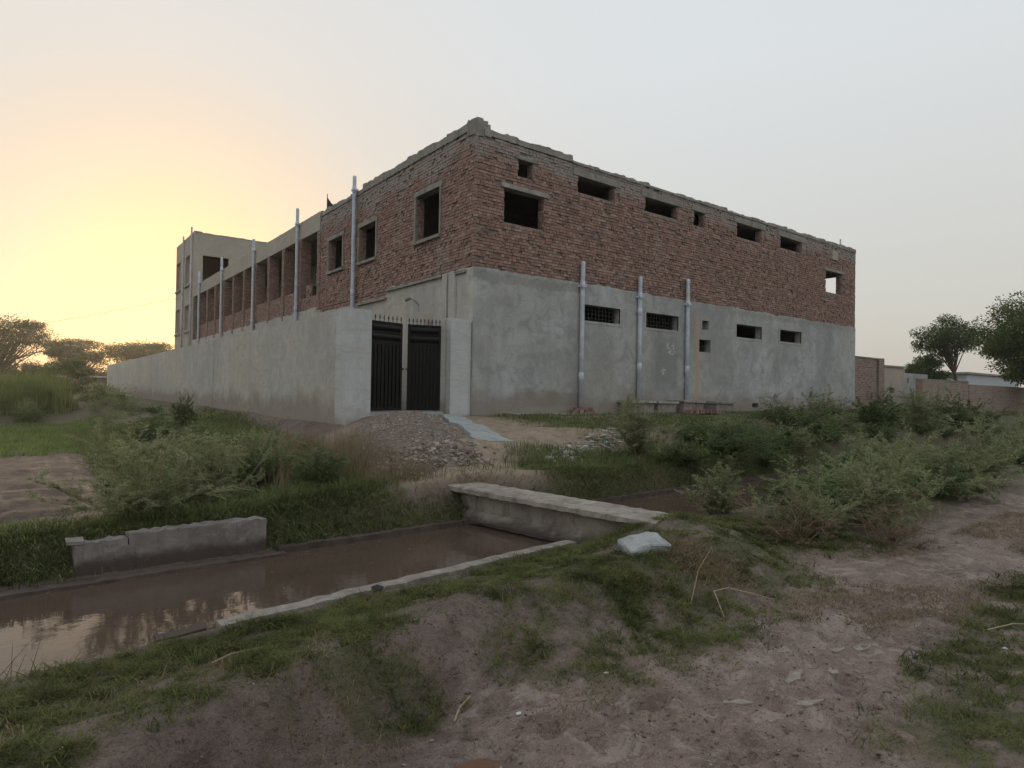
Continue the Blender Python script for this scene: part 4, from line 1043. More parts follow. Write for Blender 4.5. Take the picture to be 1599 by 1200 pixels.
sets.append(blades(P, (.010 + .055 * ss(.35, .75, fbm(P[:, 0] * 6, P[:, 1] * 6, 78, 3))) * r.uniform(.6, 1.5, len(P)), .0026 + .0008 * dist, 2.1, None, .8, 5))
grass_obj('short_grass', sets, M['grass'], 'short trampled green grass on the near bank and path verge')
sets = []
P = scatter(170000, -9.6, 8, -6.2, -3.2, lambda x, y: grass_mask(x, y) * ((np.abs(x + 7.1) > .85) | (y - yF(x) > .34)) * np.clip(7 / np.hypot(x - CAM[0], y - CAM[1]), 0, 1), 7)
e = P[:, 1] - yF(P[:, 0])
dr = np.stack([0 * e, -.7 * (e < .75), -.25 * (e < .6)], -1)
sets.append(blades(P, (.07 + .13 * fbm(P[:, 0] * 1.5, P[:, 1] * 1.5, 79, 3)) * r.uniform(0.5, 1.5, len(P)), .012, .7, dr, .5, 8))
P = scatter(40000, 0, 24, -3.2, -.35, lambda x, y: grass_mask(x, y), 9)
sets.append(blades(P, .07 * r.uniform(.6, 1.6, len(P)), .018, .6, None, .4, 10))
P = scatter(60000, -7.4, -3.3, -4.6, 12, lambda x, y: grass_mask(x, y) * .9, 11)
sets.append(blades(P, .13 * r.uniform(.5, 1.8, len(P)), .014, .6, None, .4, 12))
grass_obj('bank_grass', sets, M['grass_lush'], 'lush grass draping the far canal bank and the ground before the walls')
sets = []
P = scatter(16000, -9.4, 2, -5.75, -4.6, lambda x, y: ss(.2, .3, y - yF(x)) * ss(.75, .5, y - yF(x)) * (.15 + .85 * ss(.5, .62, fbm(x * 1.2, y * .3, 84, 3))), 15)
sets.append(blades(P, .30 * r.uniform(.4, 1.2, len(P)), .007, .35, np.array([0, -.55, -1.15]), .2, 16))
P = scatter(8000, -4.2, -3.3, -9.7, -8.9, lambda x, y: np.exp(-((x + 3.9) / .28) ** 2 - ((y + 9.2) / .25) ** 2), 17)
sets.append(blades(P, .07 * r.uniform(.5, 1.5, len(P)), .006, 1.8, None, .8, 18))
P = scatter(17000, -4.0, 3.5, -10.8, -9.7, lambda x, y: .8 * ss(.50, .62, fbm(x * 1.1, y * 2.2, 88, 3)), 19)
sets.append(blades(P, .06 * r.uniform(.4, 1.4, len(P)), .006, 2.0, None, .9, 20))
P = scatter(12000, -8.6, -4.2, -10.2, -8.6, lambda x, y: .8 * ss(.52, .64, fbm(x * 2.1, y * 2.1, 89, 3)), 21)
sets.append(blades(P, .05 * r.uniform(.4, 1.4, len(P)), .005, 1.6, None, .8, 22))
P = scatter(9000, -5.9, -3.5, -5.0, -.6, lambda x, y: .9 * ss(-3.6, -4.1, x) * ss(.42, .56, fbm(x * 1.3, y * .8, 90, 3)), 23)
sets.append(blades(P, .34 * r.uniform(.5, 1.5, len(P)), .006, .35, None, .2, 24))
P = scatter(9000, -8.4, 1.5, -11.4, -9.2, lambda x, y: (grass_mask(x, y) < .5) * (yN(x) - y > 1.5) * (.1 + .9 * ss(.42, .6, fbm(x * 2.6, y * 2.6, 133, 3))), 27)
V, F = blades(P + [0, 0, .004], .035 * r.uniform(.3, 1.6, len(P)), .0032, 3.0, None, 1.0, 28); V[:, 2] = H(V[:, 0], V[:, 1]) + .004; sets.append((V, F))
grass_obj('dry_grass', sets, M['grass_dry'], 'straw coloured dry grass and stubble on the banks and path')
P = scatter(36000, -20, -6, 4.9, 17.5, lambda x, y: grass_mask(x, y), 13)
V, F = blades(P, .11 * r.uniform(.6, 1.5, len(P)), .032, .5, None, .4, 14)
M['crop'] = mat_leaf('young_crop_blade', (.10, .15, .045), (.19, .25, .085))
tag(np_mesh('field_crop', V, F, 3, M['crop']), 'fresh green low crop in the field behind the ploughed soil', 'crop', kind='stuff')
P = scatter(42000, -22, -6.6, 19.5, 30, lambda x, y: ss(.36, .5, fbm(x * .35, y * .35, 95, 3)) * ss(-6.6, -8.2, x), 25)
V, F = blades(P, (1.0 + .9 * fbm(P[:, 0] * .4, P[:, 1] * .4, 96, 2)) * r.uniform(.6, 1.25, len(P)), .035, .28, None, .25, 26)
tag(np_mesh('tall_grass', V, F, 3, M['reed']), 'tall green fodder grass beyond the field on the left', 'grass', kind='stuff')

def leaves(P, D, L, W, seed):
    r = np.random.default_rng(seed); n = len(P)
    D = D + r.normal(0, .55, (n, 3)); D /= np.linalg.norm(D, axis=1)[:, None]
    S = np.cross(D, r.normal(0, 1, (n, 3))); S /= (np.linalg.norm(S, axis=1)[:, None] + 1e-9)
    L = (L * r.uniform(.6, 1.4, n))[:, None]; W = (W * r.uniform(.7, 1.3, n))[:, None]
    V = np.stack([P, P + D * L * .5 + S * W * .5, P + D * L, P + D * L * .5 - S * W * .5], 1).reshape(-1, 3)
    b = (np.arange(n) * 4)[:, None]
    return V, np.concatenate([b + [0, 1, 2], b + [0, 2, 3]], 1).reshape(-1, 3)
def tubes3(polys):
    """list of (pts (k,3), r0, r1) -> thin three-sided tubes"""
    V = []; F = []; o = 0
    for pts, r0, r1 in polys:
        pts = np.asarray(pts); k = len(pts); rad = np.linspace(r0, r1, k)
        ang = np.array([0, 2.094, 4.189])
        t = pts[-1] - pts[0]; t = t / (np.linalg.norm(t) + 1e-9); a = np.cross(t, [.3, .9, .1]); a /= np.linalg.norm(a) + 1e-9; b = np.cross(t, a)
        ring = np.cos(ang)[:, None] * a + np.sin(ang)[:, None] * b
        V.append((pts[:, None, :] + ring[None] * rad[:, None, None]).reshape(-1, 3))
        i = np.arange(k - 1)[:, None] * 3
        f = np.concatenate([np.concatenate([i + j, i + (j + 1) % 3, i + 3 + (j + 1) % 3, i + j, i + 3 + (j + 1) % 3, i + 3 + j], 1) for j in range(3)], 0).reshape(-1, 3)
        F.append(f + o); o += 3 * k
    return np.concatenate(V), np.concatenate(F)
def bush_arrays(seed, h=1.0, rad=.7, stems=26, twigs=12, per=58, L=.034, W=.011, upright=0.0):
    """unit bush standing on z=0: stems, twigs and leaves"""
    r = np.random.default_rng(seed); polys = []; LP = []; LD = []
    for s in range(stems):
        az = r.uniform(0, 6.28); tilt = abs(r.normal(0, .55)) * (1 - upright); tilt = min(tilt, 1.25)
        d = np.array([math.sin(tilt) * math.cos(az), math.sin(tilt) * math.sin(az), math.cos(tilt)])
        ln = h * r.choice([r.uniform(.35, .8), r.uniform(.7, 1.0), r.uniform(.95, 1.28)]) * (1 - .25 * (tilt / 1.3)); ln = min(ln, rad * 1.15 / max(math.sin(tilt), .3))
        b = np.array([r.normal(0, .10 * rad), r.normal(0, .10 * rad), 0]); k = 6; pts = [b]
        for i in range(k):
            d = d + r.normal(0, .13, 3) + np.array([0, 0, -.05 * i / k]); d /= np.linalg.norm(d); pts.append(pts[-1] + d * ln / k)
        pts = np.array(pts); polys.append((pts, .007, .002))
        for t in range(twigs):
            u = r.uniform(.18, 1.0); q = u * k; i = min(int(q), k - 1); p0 = pts[i] + (pts[i + 1] - pts[i]) * (q - i)
            td = r.normal(0, 1, 3) + d * .9 + np.array([0, 0, .55]); td /= np.linalg.norm(td); tl = ln * r.uniform(.12, .34)
            tp = np.array([p0, p0 + td * tl * .5, p0 + td * tl + np.array([0, 0, -.03 * tl])]); polys.append((tp, .003, .001))
            per_ = int(per * r.choice([.35, .8, 1.1, 1.6])); uu = r.uniform(.1, 1.05, per_)[:, None]
            LP.append(p0 + td * tl * uu + r.normal(0, .010, (per_, 3))); LD.append(np.repeat(td[None], per_, 0))
    LP = np.concatenate(LP); LD = np.concatenate(LD); k = LP[:, 2] > .005
    V1, F1 = leaves(LP[k], LD[k], L, W, seed + 1); V2, F2 = tubes3(polys)
    return np.concatenate([V1, V2]), np.concatenate([F1, F2 + len(V1)]), np.concatenate([np.zeros(len(F1)), np.ones(len(F2))])
def join_sets(sets):
    Vs, Fs, Ms = [], [], []; o = 0
    for V, F, Mi in sets: Vs.append(V); Fs.append(F + o); Ms.append(Mi); o += len(V)
    return np.concatenate(Vs), np.concatenate(Fs), np.concatenate(Ms)
BUSH = {}
for key, kw, mat in (('a', dict(seed=11), 'leaf_bush'), ('b', dict(seed=12, rad=.9, stems=30), 'leaf_bush'), ('c', dict(seed=13, rad=.6, L=.04, W=.016), 'leaf_dark'), ('d', dict(seed=14, rad=.8, stems=30, L=.042, W=.015), 'leaf_dark'), ('u', dict(seed=15, rad=.35, upright=.55, stems=22), 'leaf_bush'), ('e', dict(seed=17, rad=.55, stems=16, twigs=8, per=12, L=.085, W=.038, upright=.3), 'leaf_weed'), ('w', dict(seed=16, rad=.8, per=16, L=.035, W=.008), 'leaf_brown')):
    V, F, Mi = bush_arrays(**kw); o = np_mesh('bush_proto', V, F, 3, [M[mat], M['twig']], Mi); BUSH[key] = (o.data, (V, F, Mi)); bpy.data.objects.remove(o)
def bush(key, x, y, h, w, lab, grp=None, name='bush', rot=None, z=None):
    o = bpy.data.objects.new(name, BUSH[key][0]); COL.objects.link(o)
    base = {'a': .7, 'b': .9, 'c': .6, 'd': .8, 'u': .35, 'w': .8, 'e': .55}[key] * 1.6
    o.location = (x, y, (float(H(x, y)) if z is None else z) - .02); o.rotation_euler = (0, 0, random.uniform(0, 6.28) if rot is None else rot); o.scale = (w / base, w / base, h)
    return tag(o, lab, 'bush', grp)
bush('a', -7.3, -4.85, .80, 1.4, 'grey green bush behind the left end of the canal side wall')
bush('b', -6.6, -4.3, .82, 1.5, 'rounded grey green bush behind the middle of the canal side wall')
bush('d', -5.95, -3.9, .62, .95, 'dark green bush just right of the two grey green bushes by the field')
bush('c', -5.30, -4.55, .50, .85, 'low dark green bush left of the rubble heap')
bush('a', -5.5, -3.2, .55, .9, 'pale feathery bush between the boundary wall and the rubble heap')
bush('d', -6.2, 3.6, .62, 1.4, 'dark bush on the ridge between the field and the boundary wall', z=-.85)
bush('c', -5.1, 6.2, .85, .7, 'small upright bush against the foot of the boundary wall')
bush('u', .95, -4.35, .98, .75, 'lone upright yellowish bush standing by the litter strip')
bush('u', -.75, -7.25, .62, .55, 'small feathery bush at the near water edge right of the footbridge', z=-1.2)
G3 = 'bushes on the near bank'; G4 = 'bushes on the far bank'
bush('a', -1.6, -9.0, .58, 1.1, 'grey green bush nearest the footbridge on the near bank', G3)
bush('w', -2.0, -9.05, .42, 1.3, 'withered brown bush at the edge of the grass near the path', G3)
bush('w', -.9, -9.45, .42, 1.2, 'withered brown bush beside the path below a large grey green bush', G3)
bush('b', -.25, -9.05, .82, 1.5, 'large grey green bush at the path edge, biggest in the near bank thicket', G3)
bush('a', 1.2, -8.7, .85, 1.5, 'tall grey green bush right of the biggest near bank bush', G3)
bush('b', 2.9, -8.9, .85, 1.6, 'grey green bush further along the path edge at the right', G3)
bush('a', 5.0, -8.6, .95, 1.7, 'grey green bush by the path at the right picture edge', G3)
bush('d', 1.9, -7.75, .70, 1.1, 'dark green bush by the water behind the near bank thicket', G3)
bush('b', 3.6, -7.6, .85, 1.6, 'pale bush on top of the near bank right of the water gap', G3)
bush('d', 1.7, -4.8, .45, 1.2, 'dark green bush on the far bank right of the lone upright bush', G4)
bush('d', 3.3, -4.6, .62, 1.6, 'broad dark green bush on the far bank below the tiny vents', G4)
bush('b', 5.4, -3.7, .66, 1.7, 'pale bush on the far bank before the smooth grey wall', G4)
bush('c', 7.6, -3.8, .80, 1.7, 'dark bush on the far bank below the two open ground floor windows', G4)
bush('a', 9.8, -3.2, .95, 2.0, 'feathery bush reaching up the smooth grey wall near its right end', G4)
bush('d', 12.6, -3.6, 1.1, 2.2, 'dark rounded bush just left of the right corner of the building', G4)
bush('b', 16.0, -3.8, 1.4, 2.5, 'pale rounded bush in line with the right corner of the building', G4)
bush('d', 19.5, -4.0, 1.4, 2.6, 'dark bush before the old brick wall at the right', G4)
bush('a', 23.0, -4.6, 1.3, 2.6, 'pale bush before the low brick wall at the far right', G4)
# undergrowth that merges into one mass
def weed_mass(name, n, fx, keys, lab, seed, hmin=.3, hmax=.7, dens=.15, grow=1.8):
    r = np.random.default_rng(seed); sets = {}
    for i in range(n):
        x, y = fx(r); k = keys[r.integers(len(keys))]; V, F, Mi = BUSH[k][1]
        m = r.random(len(F) // 2) < .45                              # thin out
        nleaf = int((Mi == 0).sum()); Fl = F[:nleaf].reshape(-1, 2, 3); Fl = Fl[r.random(len(Fl)) < dens].reshape(-1, 3)
        used, inv = np.unique(Fl, return_inverse=True); V2 = V[used].copy(); F2 = inv.reshape(-1, 3)
        # larger leaves where there are fewer: scale every leaf about its first vertex
        c = V2[(np.arange(len(V2)) // 4) * 4]; V2 = c + (V2 - c) * (grow if k != 'e' else 1.25)
        a = r.uniform(0, 6.28); s = r.uniform(.7, 1.25); h = r.uniform(hmin, hmax)
        R = np.array([[math.cos(a), -math.sin(a), 0], [math.sin(a), math.cos(a), 0], [0, 0, 1]]); V2 = V2 * [s, s, h] @ R.T + [x, y, float(H(x, y)) - .02]
        mk = {'a': 'leaf_bush', 'b': 'leaf_bush', 'u': 'leaf_bush', 'c': 'leaf_dark', 'd': 'leaf_dark', 'w': 'leaf_brown', 'e': 'leaf_weed'}[k]
        sets.setdefault(mk, []).append((V2, F2))
    allV = []; allF = []; allM = []; o = 0; mats = list(sets)
    for mi, mk in enumerate(mats):
        for V2, F2 in sets[mk]: allV.append(V2); allF.append(F2 + o); allM.append(np.full(len(F2), mi)); o += len(V2)
    return tag(np_mesh(name, np.concatenate(allV), np.concatenate(allF), 3, [M[k] for k in mats], np.concatenate(allM)), lab, 'weeds', kind='stuff')
def nb_pos(r):
    x = -.6 + 15 * r.beta(1, 1.5); return x, float(yN(x)) - r.uniform(1.1 if x < 2.2 else .25, 1.5 + .3 * min(1, (x + 1.6) / 3))
def fb_pos(r):
    x = 2.4 + 25 * r.beta(1, 1.2); return x, float(yF(x)) + r.uniform(.25, 1.3 + 1.6 * min(1, max(0, (x - 2) / 7)))
def wl_pos(r):
    y = r.uniform(-3.5, 30); return -5.3 + r.normal(0, .6) + .01 * y, y
def fl_pos(r): return r.uniform(-18, -5), r.uniform(17.5, 24)
weed_mass('undergrowth', 60, nb_pos, ['a', 'e', 'w', 'c', 'e', 'd'], 'tangled undergrowth between the path and the canal at the right', 31, .28, .6)
weed_mass('undergrowth', 110, fb_pos, ['d', 'e', 'b', 'w', 'c', 'e'], 'dense weeds covering the far bank before the right part of the building', 32, .28, .62, .12, 1.9)
weed_mass('undergrowth', 70, wl_pos, ['c', 'e', 'b', 'a', 'w'], 'weeds on the ridge between the field and the boundary wall', 33, .15, .38, .09, 2.1)
weed_mass('undergrowth', 45, fl_pos, ['d', 'c', 'b'], 'weeds along the far edge of the green field', 34, .5, 1.0, .09, 2.2)

# ------------------------------------------------------------------ trees
def tree(name, loc, height, crown_r, trunk_h, trunk_r, lab, seed, mat='leaf_tree', flat=.6, nclump=40, per=420, leaf=.11, lean=(0, 0), group=None, umbrella=False, crook=0):
    r = np.random.default_rng(seed); x, y, z = loc
    t = empty(name, loc, lab, 'tree', group)
    mb = MB(); top = Vector((x + lean[0], y + lean[1], z + trunk_h)); b0 = Vector((x, y, z - .3)); pts = []
    for i in range(7):
        f_ = i / 6; p = b0.lerp(top, f_); p += Vector((math.sin(f_ * 3.1) * crook, math.sin(f_ * 5) * crook * .3, 0)); pts.append(p)
    mb.tube(pts, [trunk_r * (1 - .45 * i / 6) for i in range(7)], 9)
    cz = z + trunk_h + (height - trunk_h) * .5; P = []; D = []; ry = (height - trunk_h) * .5
    for i in range(nclump):
        for _ in range(30):
            v = r.uniform(-1, 1, 3)
            q = v[0] ** 2 + v[1] ** 2 + v[2] ** 2
            if umbrella: ok = v[0] ** 2 + v[1] ** 2 < 1 and v[2] > -.9 + 0 and v[2] < 1 - .55 * (v[0] ** 2 + v[1] ** 2) and v[2] > .1 - 1.1 * (1 - (v[0] ** 2 + v[1] ** 2)) * r.uniform(.2, 1)
            else: ok = .18 < q < 1
            if ok: break
        c = np.array([top.x + v[0] * crown_r, top.y + v[1] * crown_r, cz + v[2] * ry])
        mid = Vector(c) * .5 + pts[-1] * .5 + Vector(r.normal(0, .12 * crown_r, 3)); mid.z -= .08 * crown_r
        mb.tube([pts[-1 - int(r.integers(0, 3))], mid, Vector(c)], [trunk_r * .32, trunk_r * .2, trunk_r * .06], 5, cap=False)
        s = crown_r * r.uniform(.14, .27); g = r.normal(0, 1, (per, 3)); g = g / np.linalg.norm(g, axis=1)[:, None] * (r.uniform(0, 1, per) ** .45)[:, None] * r.uniform(.7, 1.15, (1, 3)) * [1.7 * s, 1.7 * s, 1.7 * s * flat]
        P.append(c + g); D.append(g / (np.linalg.norm(g, axis=1)[:, None] + 1e-6) + [0, 0, -.25])
    mb.build('trunk', M['bark'], t, smooth=True)
    V, F = leaves(np.concatenate(P), np.concatenate(D), leaf, leaf * .42, seed + 5)
    np_mesh('crown', V, F, 3, M[mat], parent=t, loc=loc)
    return t
tree('slender_tree', (49.6, 5.0, -.2), 7.0, 2.2, 4.1, .17, 'slender tree with thin crooked trunk behind the low brick wall', 51, lean=(-1.0, .9), crook=.28, nclump=44, per=300, leaf=.16)
tree('bushy_tree', (46.7, 6.8, -.2), 4.2, 1.6, .9, .14, 'low dense bushy tree left of the slender tree', 52, nclump=42, per=400, leaf=.16)
tree('big_tree', (38.6, -2.6, -.2), 6.9, 3.3, 1.6, .22, 'big dark leafy tree at the right picture edge', 53, nclump=95, per=420, leaf=.17, flat=.5)
tree('small_tree', (41.5, 12.0, -.2), 4.0, 1.8, 1.2, .12, 'treetop just showing above the old brick wall at the right', 54, mat='leaf_bush', nclump=24, per=250, leaf=.17)
G5 = 'acacia trees beyond the fields'
tree('acacia_tree', (-11.2, 82, -.3), 8.6, 5.4, 3.0, .28, 'dark acacia tree cut by the left picture edge', 55, mat='leaf_far', umbrella=True, nclump=80, per=220, leaf=.24, flat=.32, group=G5)
tree('acacia_tree', (-2.8, 96.5, -.3), 7.4, 3.8, 2.4, .26, 'flat topped acacia tree standing alone left of the boundary wall', 56, mat='leaf_far', umbrella=True, nclump=70, per=240, leaf=.24, flat=.28, group=G5)
tree('acacia_tree', (4.9, 97, -.3), 7.4, 5.0, 2.6, .3, 'wide acacia tree whose crown shows above the boundary wall', 57, mat='leaf_far', umbrella=True, nclump=90, per=200, leaf=.26, flat=.28, group=G5)
for i, (x, y, h, w, lab) in enumerate(((-9.0, 92, 4.3, 3.4, 'rounded dark tree below the acacia at the left edge'), (-5.3, 92, 3.6, 3.0, 'low dark tree in the gap between two acacias'), (-1.0, 101, 3.5, 4.2, 'broad dark thicket under the flat topped acacia'), (-14.5, 78, 4.2, 3.4, 'dark tree crown at the extreme left horizon'))):
    tree('thicket_tree', (x, y, -.4), h, w, .5, .2, lab, 60 + i, mat='leaf_far', nclump=40, per=240, leaf=.26, flat=.7, group='low trees on the left horizon')
tree('shrub_tree', (-6.6, 31.5, -.4), 2.4, 1.1, .25, .05, 'dark shrub beside the tall fodder grass near the wall', 66, mat='leaf_dark', nclump=30, per=260, leaf=.12)

# ------------------------------------------------------------------ background walls and sheds
def wbox(name, mat, q, parent, j=.02):
    mb = MB(); mb.box(*q, j); return mb.build(name, mat, parent)
ow = empty('old_brick_wall', (25, 1.7, -.4), 'weathered old brick wall end right of the building', 'wall')
wbox('wall', M['farbrick'], (23.2, 25.71, 1.6, 1.95, -.6, 2.44), ow); wbox('pier', M['farbrick'], (25.72, 26.3, 1.5, 2.1, -.6, 2.50), ow); wbox('coping', M['coping'], (23.2, 25.70, 1.55, 2.0, 2.445, 2.50), ow)
gh = empty('grey_shed', (29, 2.5, -.4), 'low grey plastered shed with a dark hatch behind the old brick wall', 'shed')
mb = MB(); wall_panel(mb, (26.3, 1.62, 0), (1, 0, 0), (0, -1, 0), .01, 2.9, -.5, 2.10, [(.95, 1.6, .75, 1.02)], .25); mb.build('wall', M['plaster_tower'], gh)
mb = MB(); wall_panel(mb, (29.22, 1.65, 0), (1, 0, 0), (0, -1, 0), 0, 3.2, -.5, 1.86, [(.35, .6, 1.3, 1.6)], .25); mb.build('wall', M['plaster'], gh)
wbox('roof', M['coping'], (26.3, 29.3, 1.55, 5, 2.105, 2.2), gh); wbox('rear', M['inner'], (26.35, 32.3, 4.6, 4.9, -.5, 1.85), gh); wbox('side', M['plaster'], (32.2, 32.42, 1.92, 4.5, -.5, 1.85), gh)
lb = empty('low_brick_wall', (32, -1, -.4), 'long low red brick wall along the right background', 'wall')
wbox('wall', M['farbrick2'], (24.4, 30.5, -.9, -.65, -.8, 1.36), lb); wbox('wall', M['farbrick2'], (30.52, 52, -.92, -.67, -.8, 1.26), lb); wbox('coping', M['coping'], (24.4, 30.5, -.93, -.62, 1.37, 1.42), lb)
bs = empty('pale_blue_shed', (66, 9, 0), 'distant pale blue sheet metal shed behind the slender tree', 'shed')
wbox('wall', M['blue_sheet'], (60, 76, 8, 14, -.5, 2.75), bs); wbox('roof', M['coping'], (59.6, 76.4, 7.7, 14.3, 2.78, 2.95), bs)
lh = empty('brick_hut', (-4, 57, -.5), 'small brick hut with pale roof edge beyond the boundary wall', 'hut')
wbox('wall', M['farbrick2'], (-6.6, -1.5, 56.5, 60, -.6, 1.15), lh); wbox('roof', M['block'], (-6.9, -1.3, 56.2, 60.3, 1.16, 1.30), lh)
pole = empty('utility_pole', (-5.4, 61, -.5), 'pale concrete utility pole among the left background trees', 'pole')
mb = MB(); mb.tube([(-5.4, 61, -.8), (-5.4, 61, 4.6)], [.10, .07], 8); mb.build('post', M['silt'], pole)
mb = MB(); mb.box(-5.9, -4.9, 60.95, 61.05, 4.2, 4.3); mb.build('crossarm', M['steel'], pole)
pts = []
a, b = Vector((-.05, 38.6, 6.9)), Vector((-15, 49.5, 3.5))
for i in range(17): f_ = i / 16; p = a.lerp(b, f_); p.z -= 1.1 * f_ * (1 - f_); pts.append(p)
mb = MB(); mb.tube(pts, .012, 5); tag(mb.build('power_wire', M['iron']), 'thin power wire sagging from the stair tower to the left', 'wire')

# ------------------------------------------------------------------ small things on the ground
def flake(x, y, w, d, rz, lab, seed):
    r = np.random.default_rng(seed); n = 11; mb = MB(); c, s = math.cos(rz), math.sin(rz); top = []
    for i in range(n):
        an = 2 * math.pi * i / n; q = r.uniform(.65, 1.1); u, v = math.cos(an) * w * q, math.sin(an) * d * q
        px_, py_ = x + u * c - v * s, y + u * s + v * c; top.append((px_, py_, float(H(px_, py_)) + .006))
    mb.poly(top)
    for i in range(n): a_, b_ = top[i], top[(i + 1) % n]; mb.quad(a_, b_, (b_[0], b_[1], b_[2] - .03), (a_[0], a_[1], a_[2] - .03))
    return tag(mb.build('dried_flake', M['flake']), lab, 'mud flake', 'pale dried mud flakes on the path')
M['flake'] = mat_concrete('dried_silt', (.40, .35, .31), (.28, .235, .20), 9)
for i, (x, y, w, d, rz, lab) in enumerate(((-4.09, -10.62, .10, .035, -.3, 'pale dried mud flake furthest up the path'), (-4.88, -10.58, .09, .04, .1, 'pale dried mud flake with a torn left edge in the path middle'), (-4.65, -10.69, .06, .03, .2, 'small pale dried mud flake in the middle of the flake cluster'), (-4.48, -10.78, .06, .035, -.4, 'small pale dried mud flake at the right of the cluster'), (-5.35, -10.56, .10, .03, -.8, 'pale dried mud flake nearest the grassy bank'), (-5.09, -10.78, .10, .022, -.35, 'narrow pale dried mud flake nearest the camera'), (-4.30, -10.55, .06, .02, -.2, 'thin pale dried mud flake left of the furthest one'))):
    flake(x, y, w, d, rz, lab, 100 + i)
def stick(name, pts, r0, r1, mat, lab, cat):
    P = [Vector((x, y, float(H(x, y)) + dz)) for x, y, dz in pts]; mb = MB(); n = len(P)
    mb.tube(P, [r0 + (r1 - r0) * i / (n - 1) for i in range(n)], 6); return tag(mb.build(name, mat), lab, cat)
M['straw'] = mat_plain('pale_straw', (.36, .29, .20), .8, var=.25, scale=20, bump=0)
stick('dry_stalk', [(-4.38, -9.80, .01), (-4.24, -9.62, .05), (-4.05, -9.62, .06)], .0055, .004, M['straw'], 'bent pale dry stalk lying on the mud below the straw', 'stalk')
stick('dry_stalk', [(-4.05, -9.63, .06), (-3.72, -9.80, .02)], .0055, .003, M['straw'], 'straight pale dry stalk pointing right on the mud', 'stalk')
stick('dry_stalk', [(-4.52, -9.62, .01), (-4.2, -9.45, .10), (-3.78, -9.28, .16)], .004, .002, M['twig'], 'thin brown stalk arching over the straw', 'stalk')
stick('dry_stick', [(-6.52, -9.64, .01), (-6.45, -9.58, .03), (-6.37, -9.56, .035)], .006, .004, M['straw'], 'short grey stick poking out of the near bank slope', 'stick')
stick('dry_stick', [(-3.15, -11.0, .02), (-2.9, -11.08, .04), (-2.7, -11.3, .02)], .005, .003, M['straw'], 'curved pale twig on the right grass verge', 'stick')
stick('root', [(-7.50, -8.75, .02), (-7.38, -8.66, .03), (-7.28, -8.63, .02), (-7.2, -8.64, .01)], .007, .003, M['twig'], 'pale root lying on the grassy crest at the left', 'root')
def scrap(x, y, s, lab, mat='paper', seed=0, cat='litter', hz=.5):
    r = np.random.default_rng(seed); bm = bmesh.new(); bmesh.ops.create_icosphere(bm, subdivisions=1, radius=s)
    for v in bm.verts: v.co = Vector((v.co.x * r.uniform(.6, 1.3), v.co.y * r.uniform(.5, 1.2), v.co.z * hz * r.uniform(.5, 1.3)))
    me = bpy.data.meshes.new('scrap'); bm.to_mesh(me); bm.free()
    return tag(link('litter_scrap' if cat == 'litter' else 'charred_lump', me, M[mat], loc=(x, y, float(H(x, y)) + s * hz * .6)), lab, cat)
scrap(-3.47, -11.18, .022, 'tiny white plastic scrap on the right grass verge', seed=1)
scrap(-8.17, -9.43, .020, 'tiny white scrap in the grass at the lower left', seed=2)
scrap(-5.72, -9.95, .02, 'tiny pale scrap in the grass at the middle of the bank', seed=3)
scrap(-6.3, -9.9, .018, 'tiny pale pebble on the mud at the foot of the bank', seed=4)
scrap(-5.82, 8.7, .13, 'white plastic bag caught on the ridge beside the field', seed=5)
scrap(-6.45, -7.62, .045, 'small black charred lump on the concrete lining', 'charred', 6, 'lump', .8)
scrap(-6.05, -7.72, .07, 'larger black charred lump at the grass edge by the lining', 'charred', 7, 'lump', .6)
scrap(-5.35, -7.60, .03, 'tiny black lump on the lining nearer the footbridge', 'charred', 9, 'lump', .8)
# puddle at the foot of the picture
r_ = np.random.default_rng(9); mb = MB(); zc = float(H(-6.78, -10.20)) + .012
mb.poly([(-6.78 + .16 * math.cos(a) * q, -10.20 + .085 * math.sin(a) * q, zc) for a, q in ((2 * math.pi * i / 18, r_.uniform(.75, 1.1)) for i in range(18))])
tag(mb.build('puddle', M['puddle'], fix=False), kind='structure', label='small brown puddle on the muddy path')
# reed sprigs standing in the water at the left edge
sp = []
for i in range(16): sp.append(([(-8.42 + random.uniform(-.12, .12), -7.95 + random.uniform(-.12, .12), -1.25)] + [(-8.42 + random.uniform(-.2, .2), -7.95 + random.uniform(-.2, .2), -1.25 + random.uniform(.15, .42))], .004, .001))
V, F = tubes3(sp); tag(np_mesh('reed_sprig', V, F, 3, M['grass_dry']), 'thin dry reed sprig standing in the water at the left edge', 'reed')
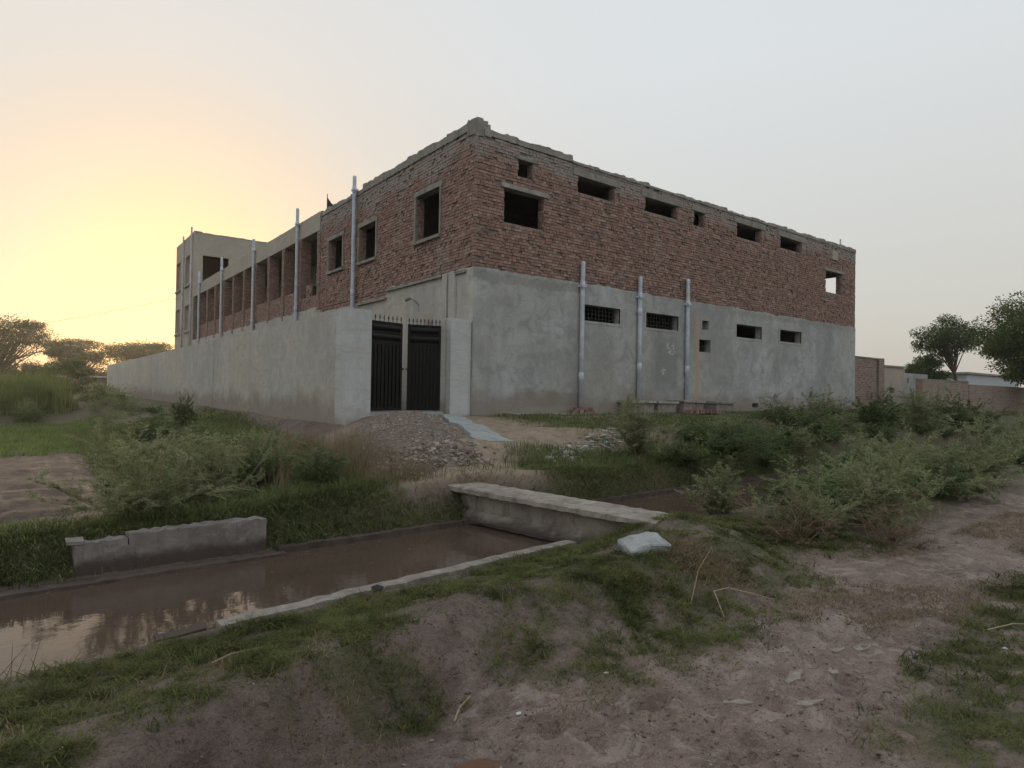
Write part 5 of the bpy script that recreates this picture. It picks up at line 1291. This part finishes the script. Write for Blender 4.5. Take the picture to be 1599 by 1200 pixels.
# clods, pebbles and bits of straw strewn over the mud
def on_path(r, n):
    x = -8.6 + 9 * r.beta(1.1, 1.8, n * 3); y = r.uniform(-11.4, -9.0, n * 3); k = (grass_mask(x, y) < .35) & (yN(x) - y > 1.2) & (r.random(n * 3) < .15 + .85 * ss(.45, .6, fbm(x * 1.7, y * 1.7, 131, 3)))
    x, y = x[k][:n], y[k][:n]; return np.stack([x, y, H(x, y) + .002], -1)
V, F = stone_arrays(3200, on_path, .0046, 41, .45)
M['clod'] = mat_stones('mud_clods', [(0, (.06, .042, .035)), (.5, (.13, .092, .075)), (.85, (.20, .15, .125)), (1, (.33, .29, .26))])
tag(np_mesh('mud_clods', V, F, 4, M['clod']), 'small clods and pebbles strewn over the muddy path', 'clods', kind='stuff')

# ------------------------------------------------------------------ dusty evening air
mb = MB(); mb.box(-160, 190, -60, 260, -3.0, 14.0)
hz = mb.build('haze', None); tag(hz, 'thin warm dust haze over the fields', kind='stuff')
hm = bpy.data.materials.new('dust_haze'); hm.use_nodes = True; hn = hm.node_tree; hn.nodes.clear()
ho = hn.nodes.new('ShaderNodeOutputMaterial'); hv = hn.nodes.new('ShaderNodeVolumePrincipled')
hv.inputs['Color'].default_value = (.92, .89, .84, 1); hv.inputs['Density'].default_value = .0006; hv.inputs['Anisotropy'].default_value = .70
hn.links.new(hv.outputs[0], ho.inputs['Volume']); hz.data.materials.append(hm)

# scum and straw drifting on the canal
rr = np.random.default_rng(140); n_ = 260; xx = rr.uniform(-8.6, 3.5, n_); near_ = rr.random(n_) < .6
yy = np.where(near_, yN(xx) + .06 + np.abs(rr.normal(0, .10, n_)), np.where(rr.random(n_) < .6, yF(xx) - .05 - np.abs(rr.normal(0, .10, n_)), rr.uniform(-7.2, -5.7, n_)))
D2 = np.stack([np.ones(n_), rr.normal(0, .4, n_), np.zeros(n_)], -1); D2 /= np.linalg.norm(D2, axis=1)[:, None]; S2 = np.stack([-D2[:, 1], D2[:, 0], 0 * xx], -1)
ll = (.012 + .03 * rr.random(n_))[:, None]; ww = (.003 + .009 * rr.random(n_))[:, None]; P0 = np.stack([xx, yy, np.full(n_, WATER_Z + .004)], -1)
V = np.stack([P0 - D2 * ll, P0 + S2 * ww, P0 + D2 * ll, P0 - S2 * ww], 1).reshape(-1, 3); b_ = (np.arange(n_) * 4)[:, None]
tag(np_mesh('floating_debris', V, np.concatenate([b_ + [0, 3, 2], b_ + [0, 2, 1]], 1).reshape(-1, 3), 3, M['grass_dry']), 'bits of straw and leaves drifting on the canal water', 'debris', kind='stuff')
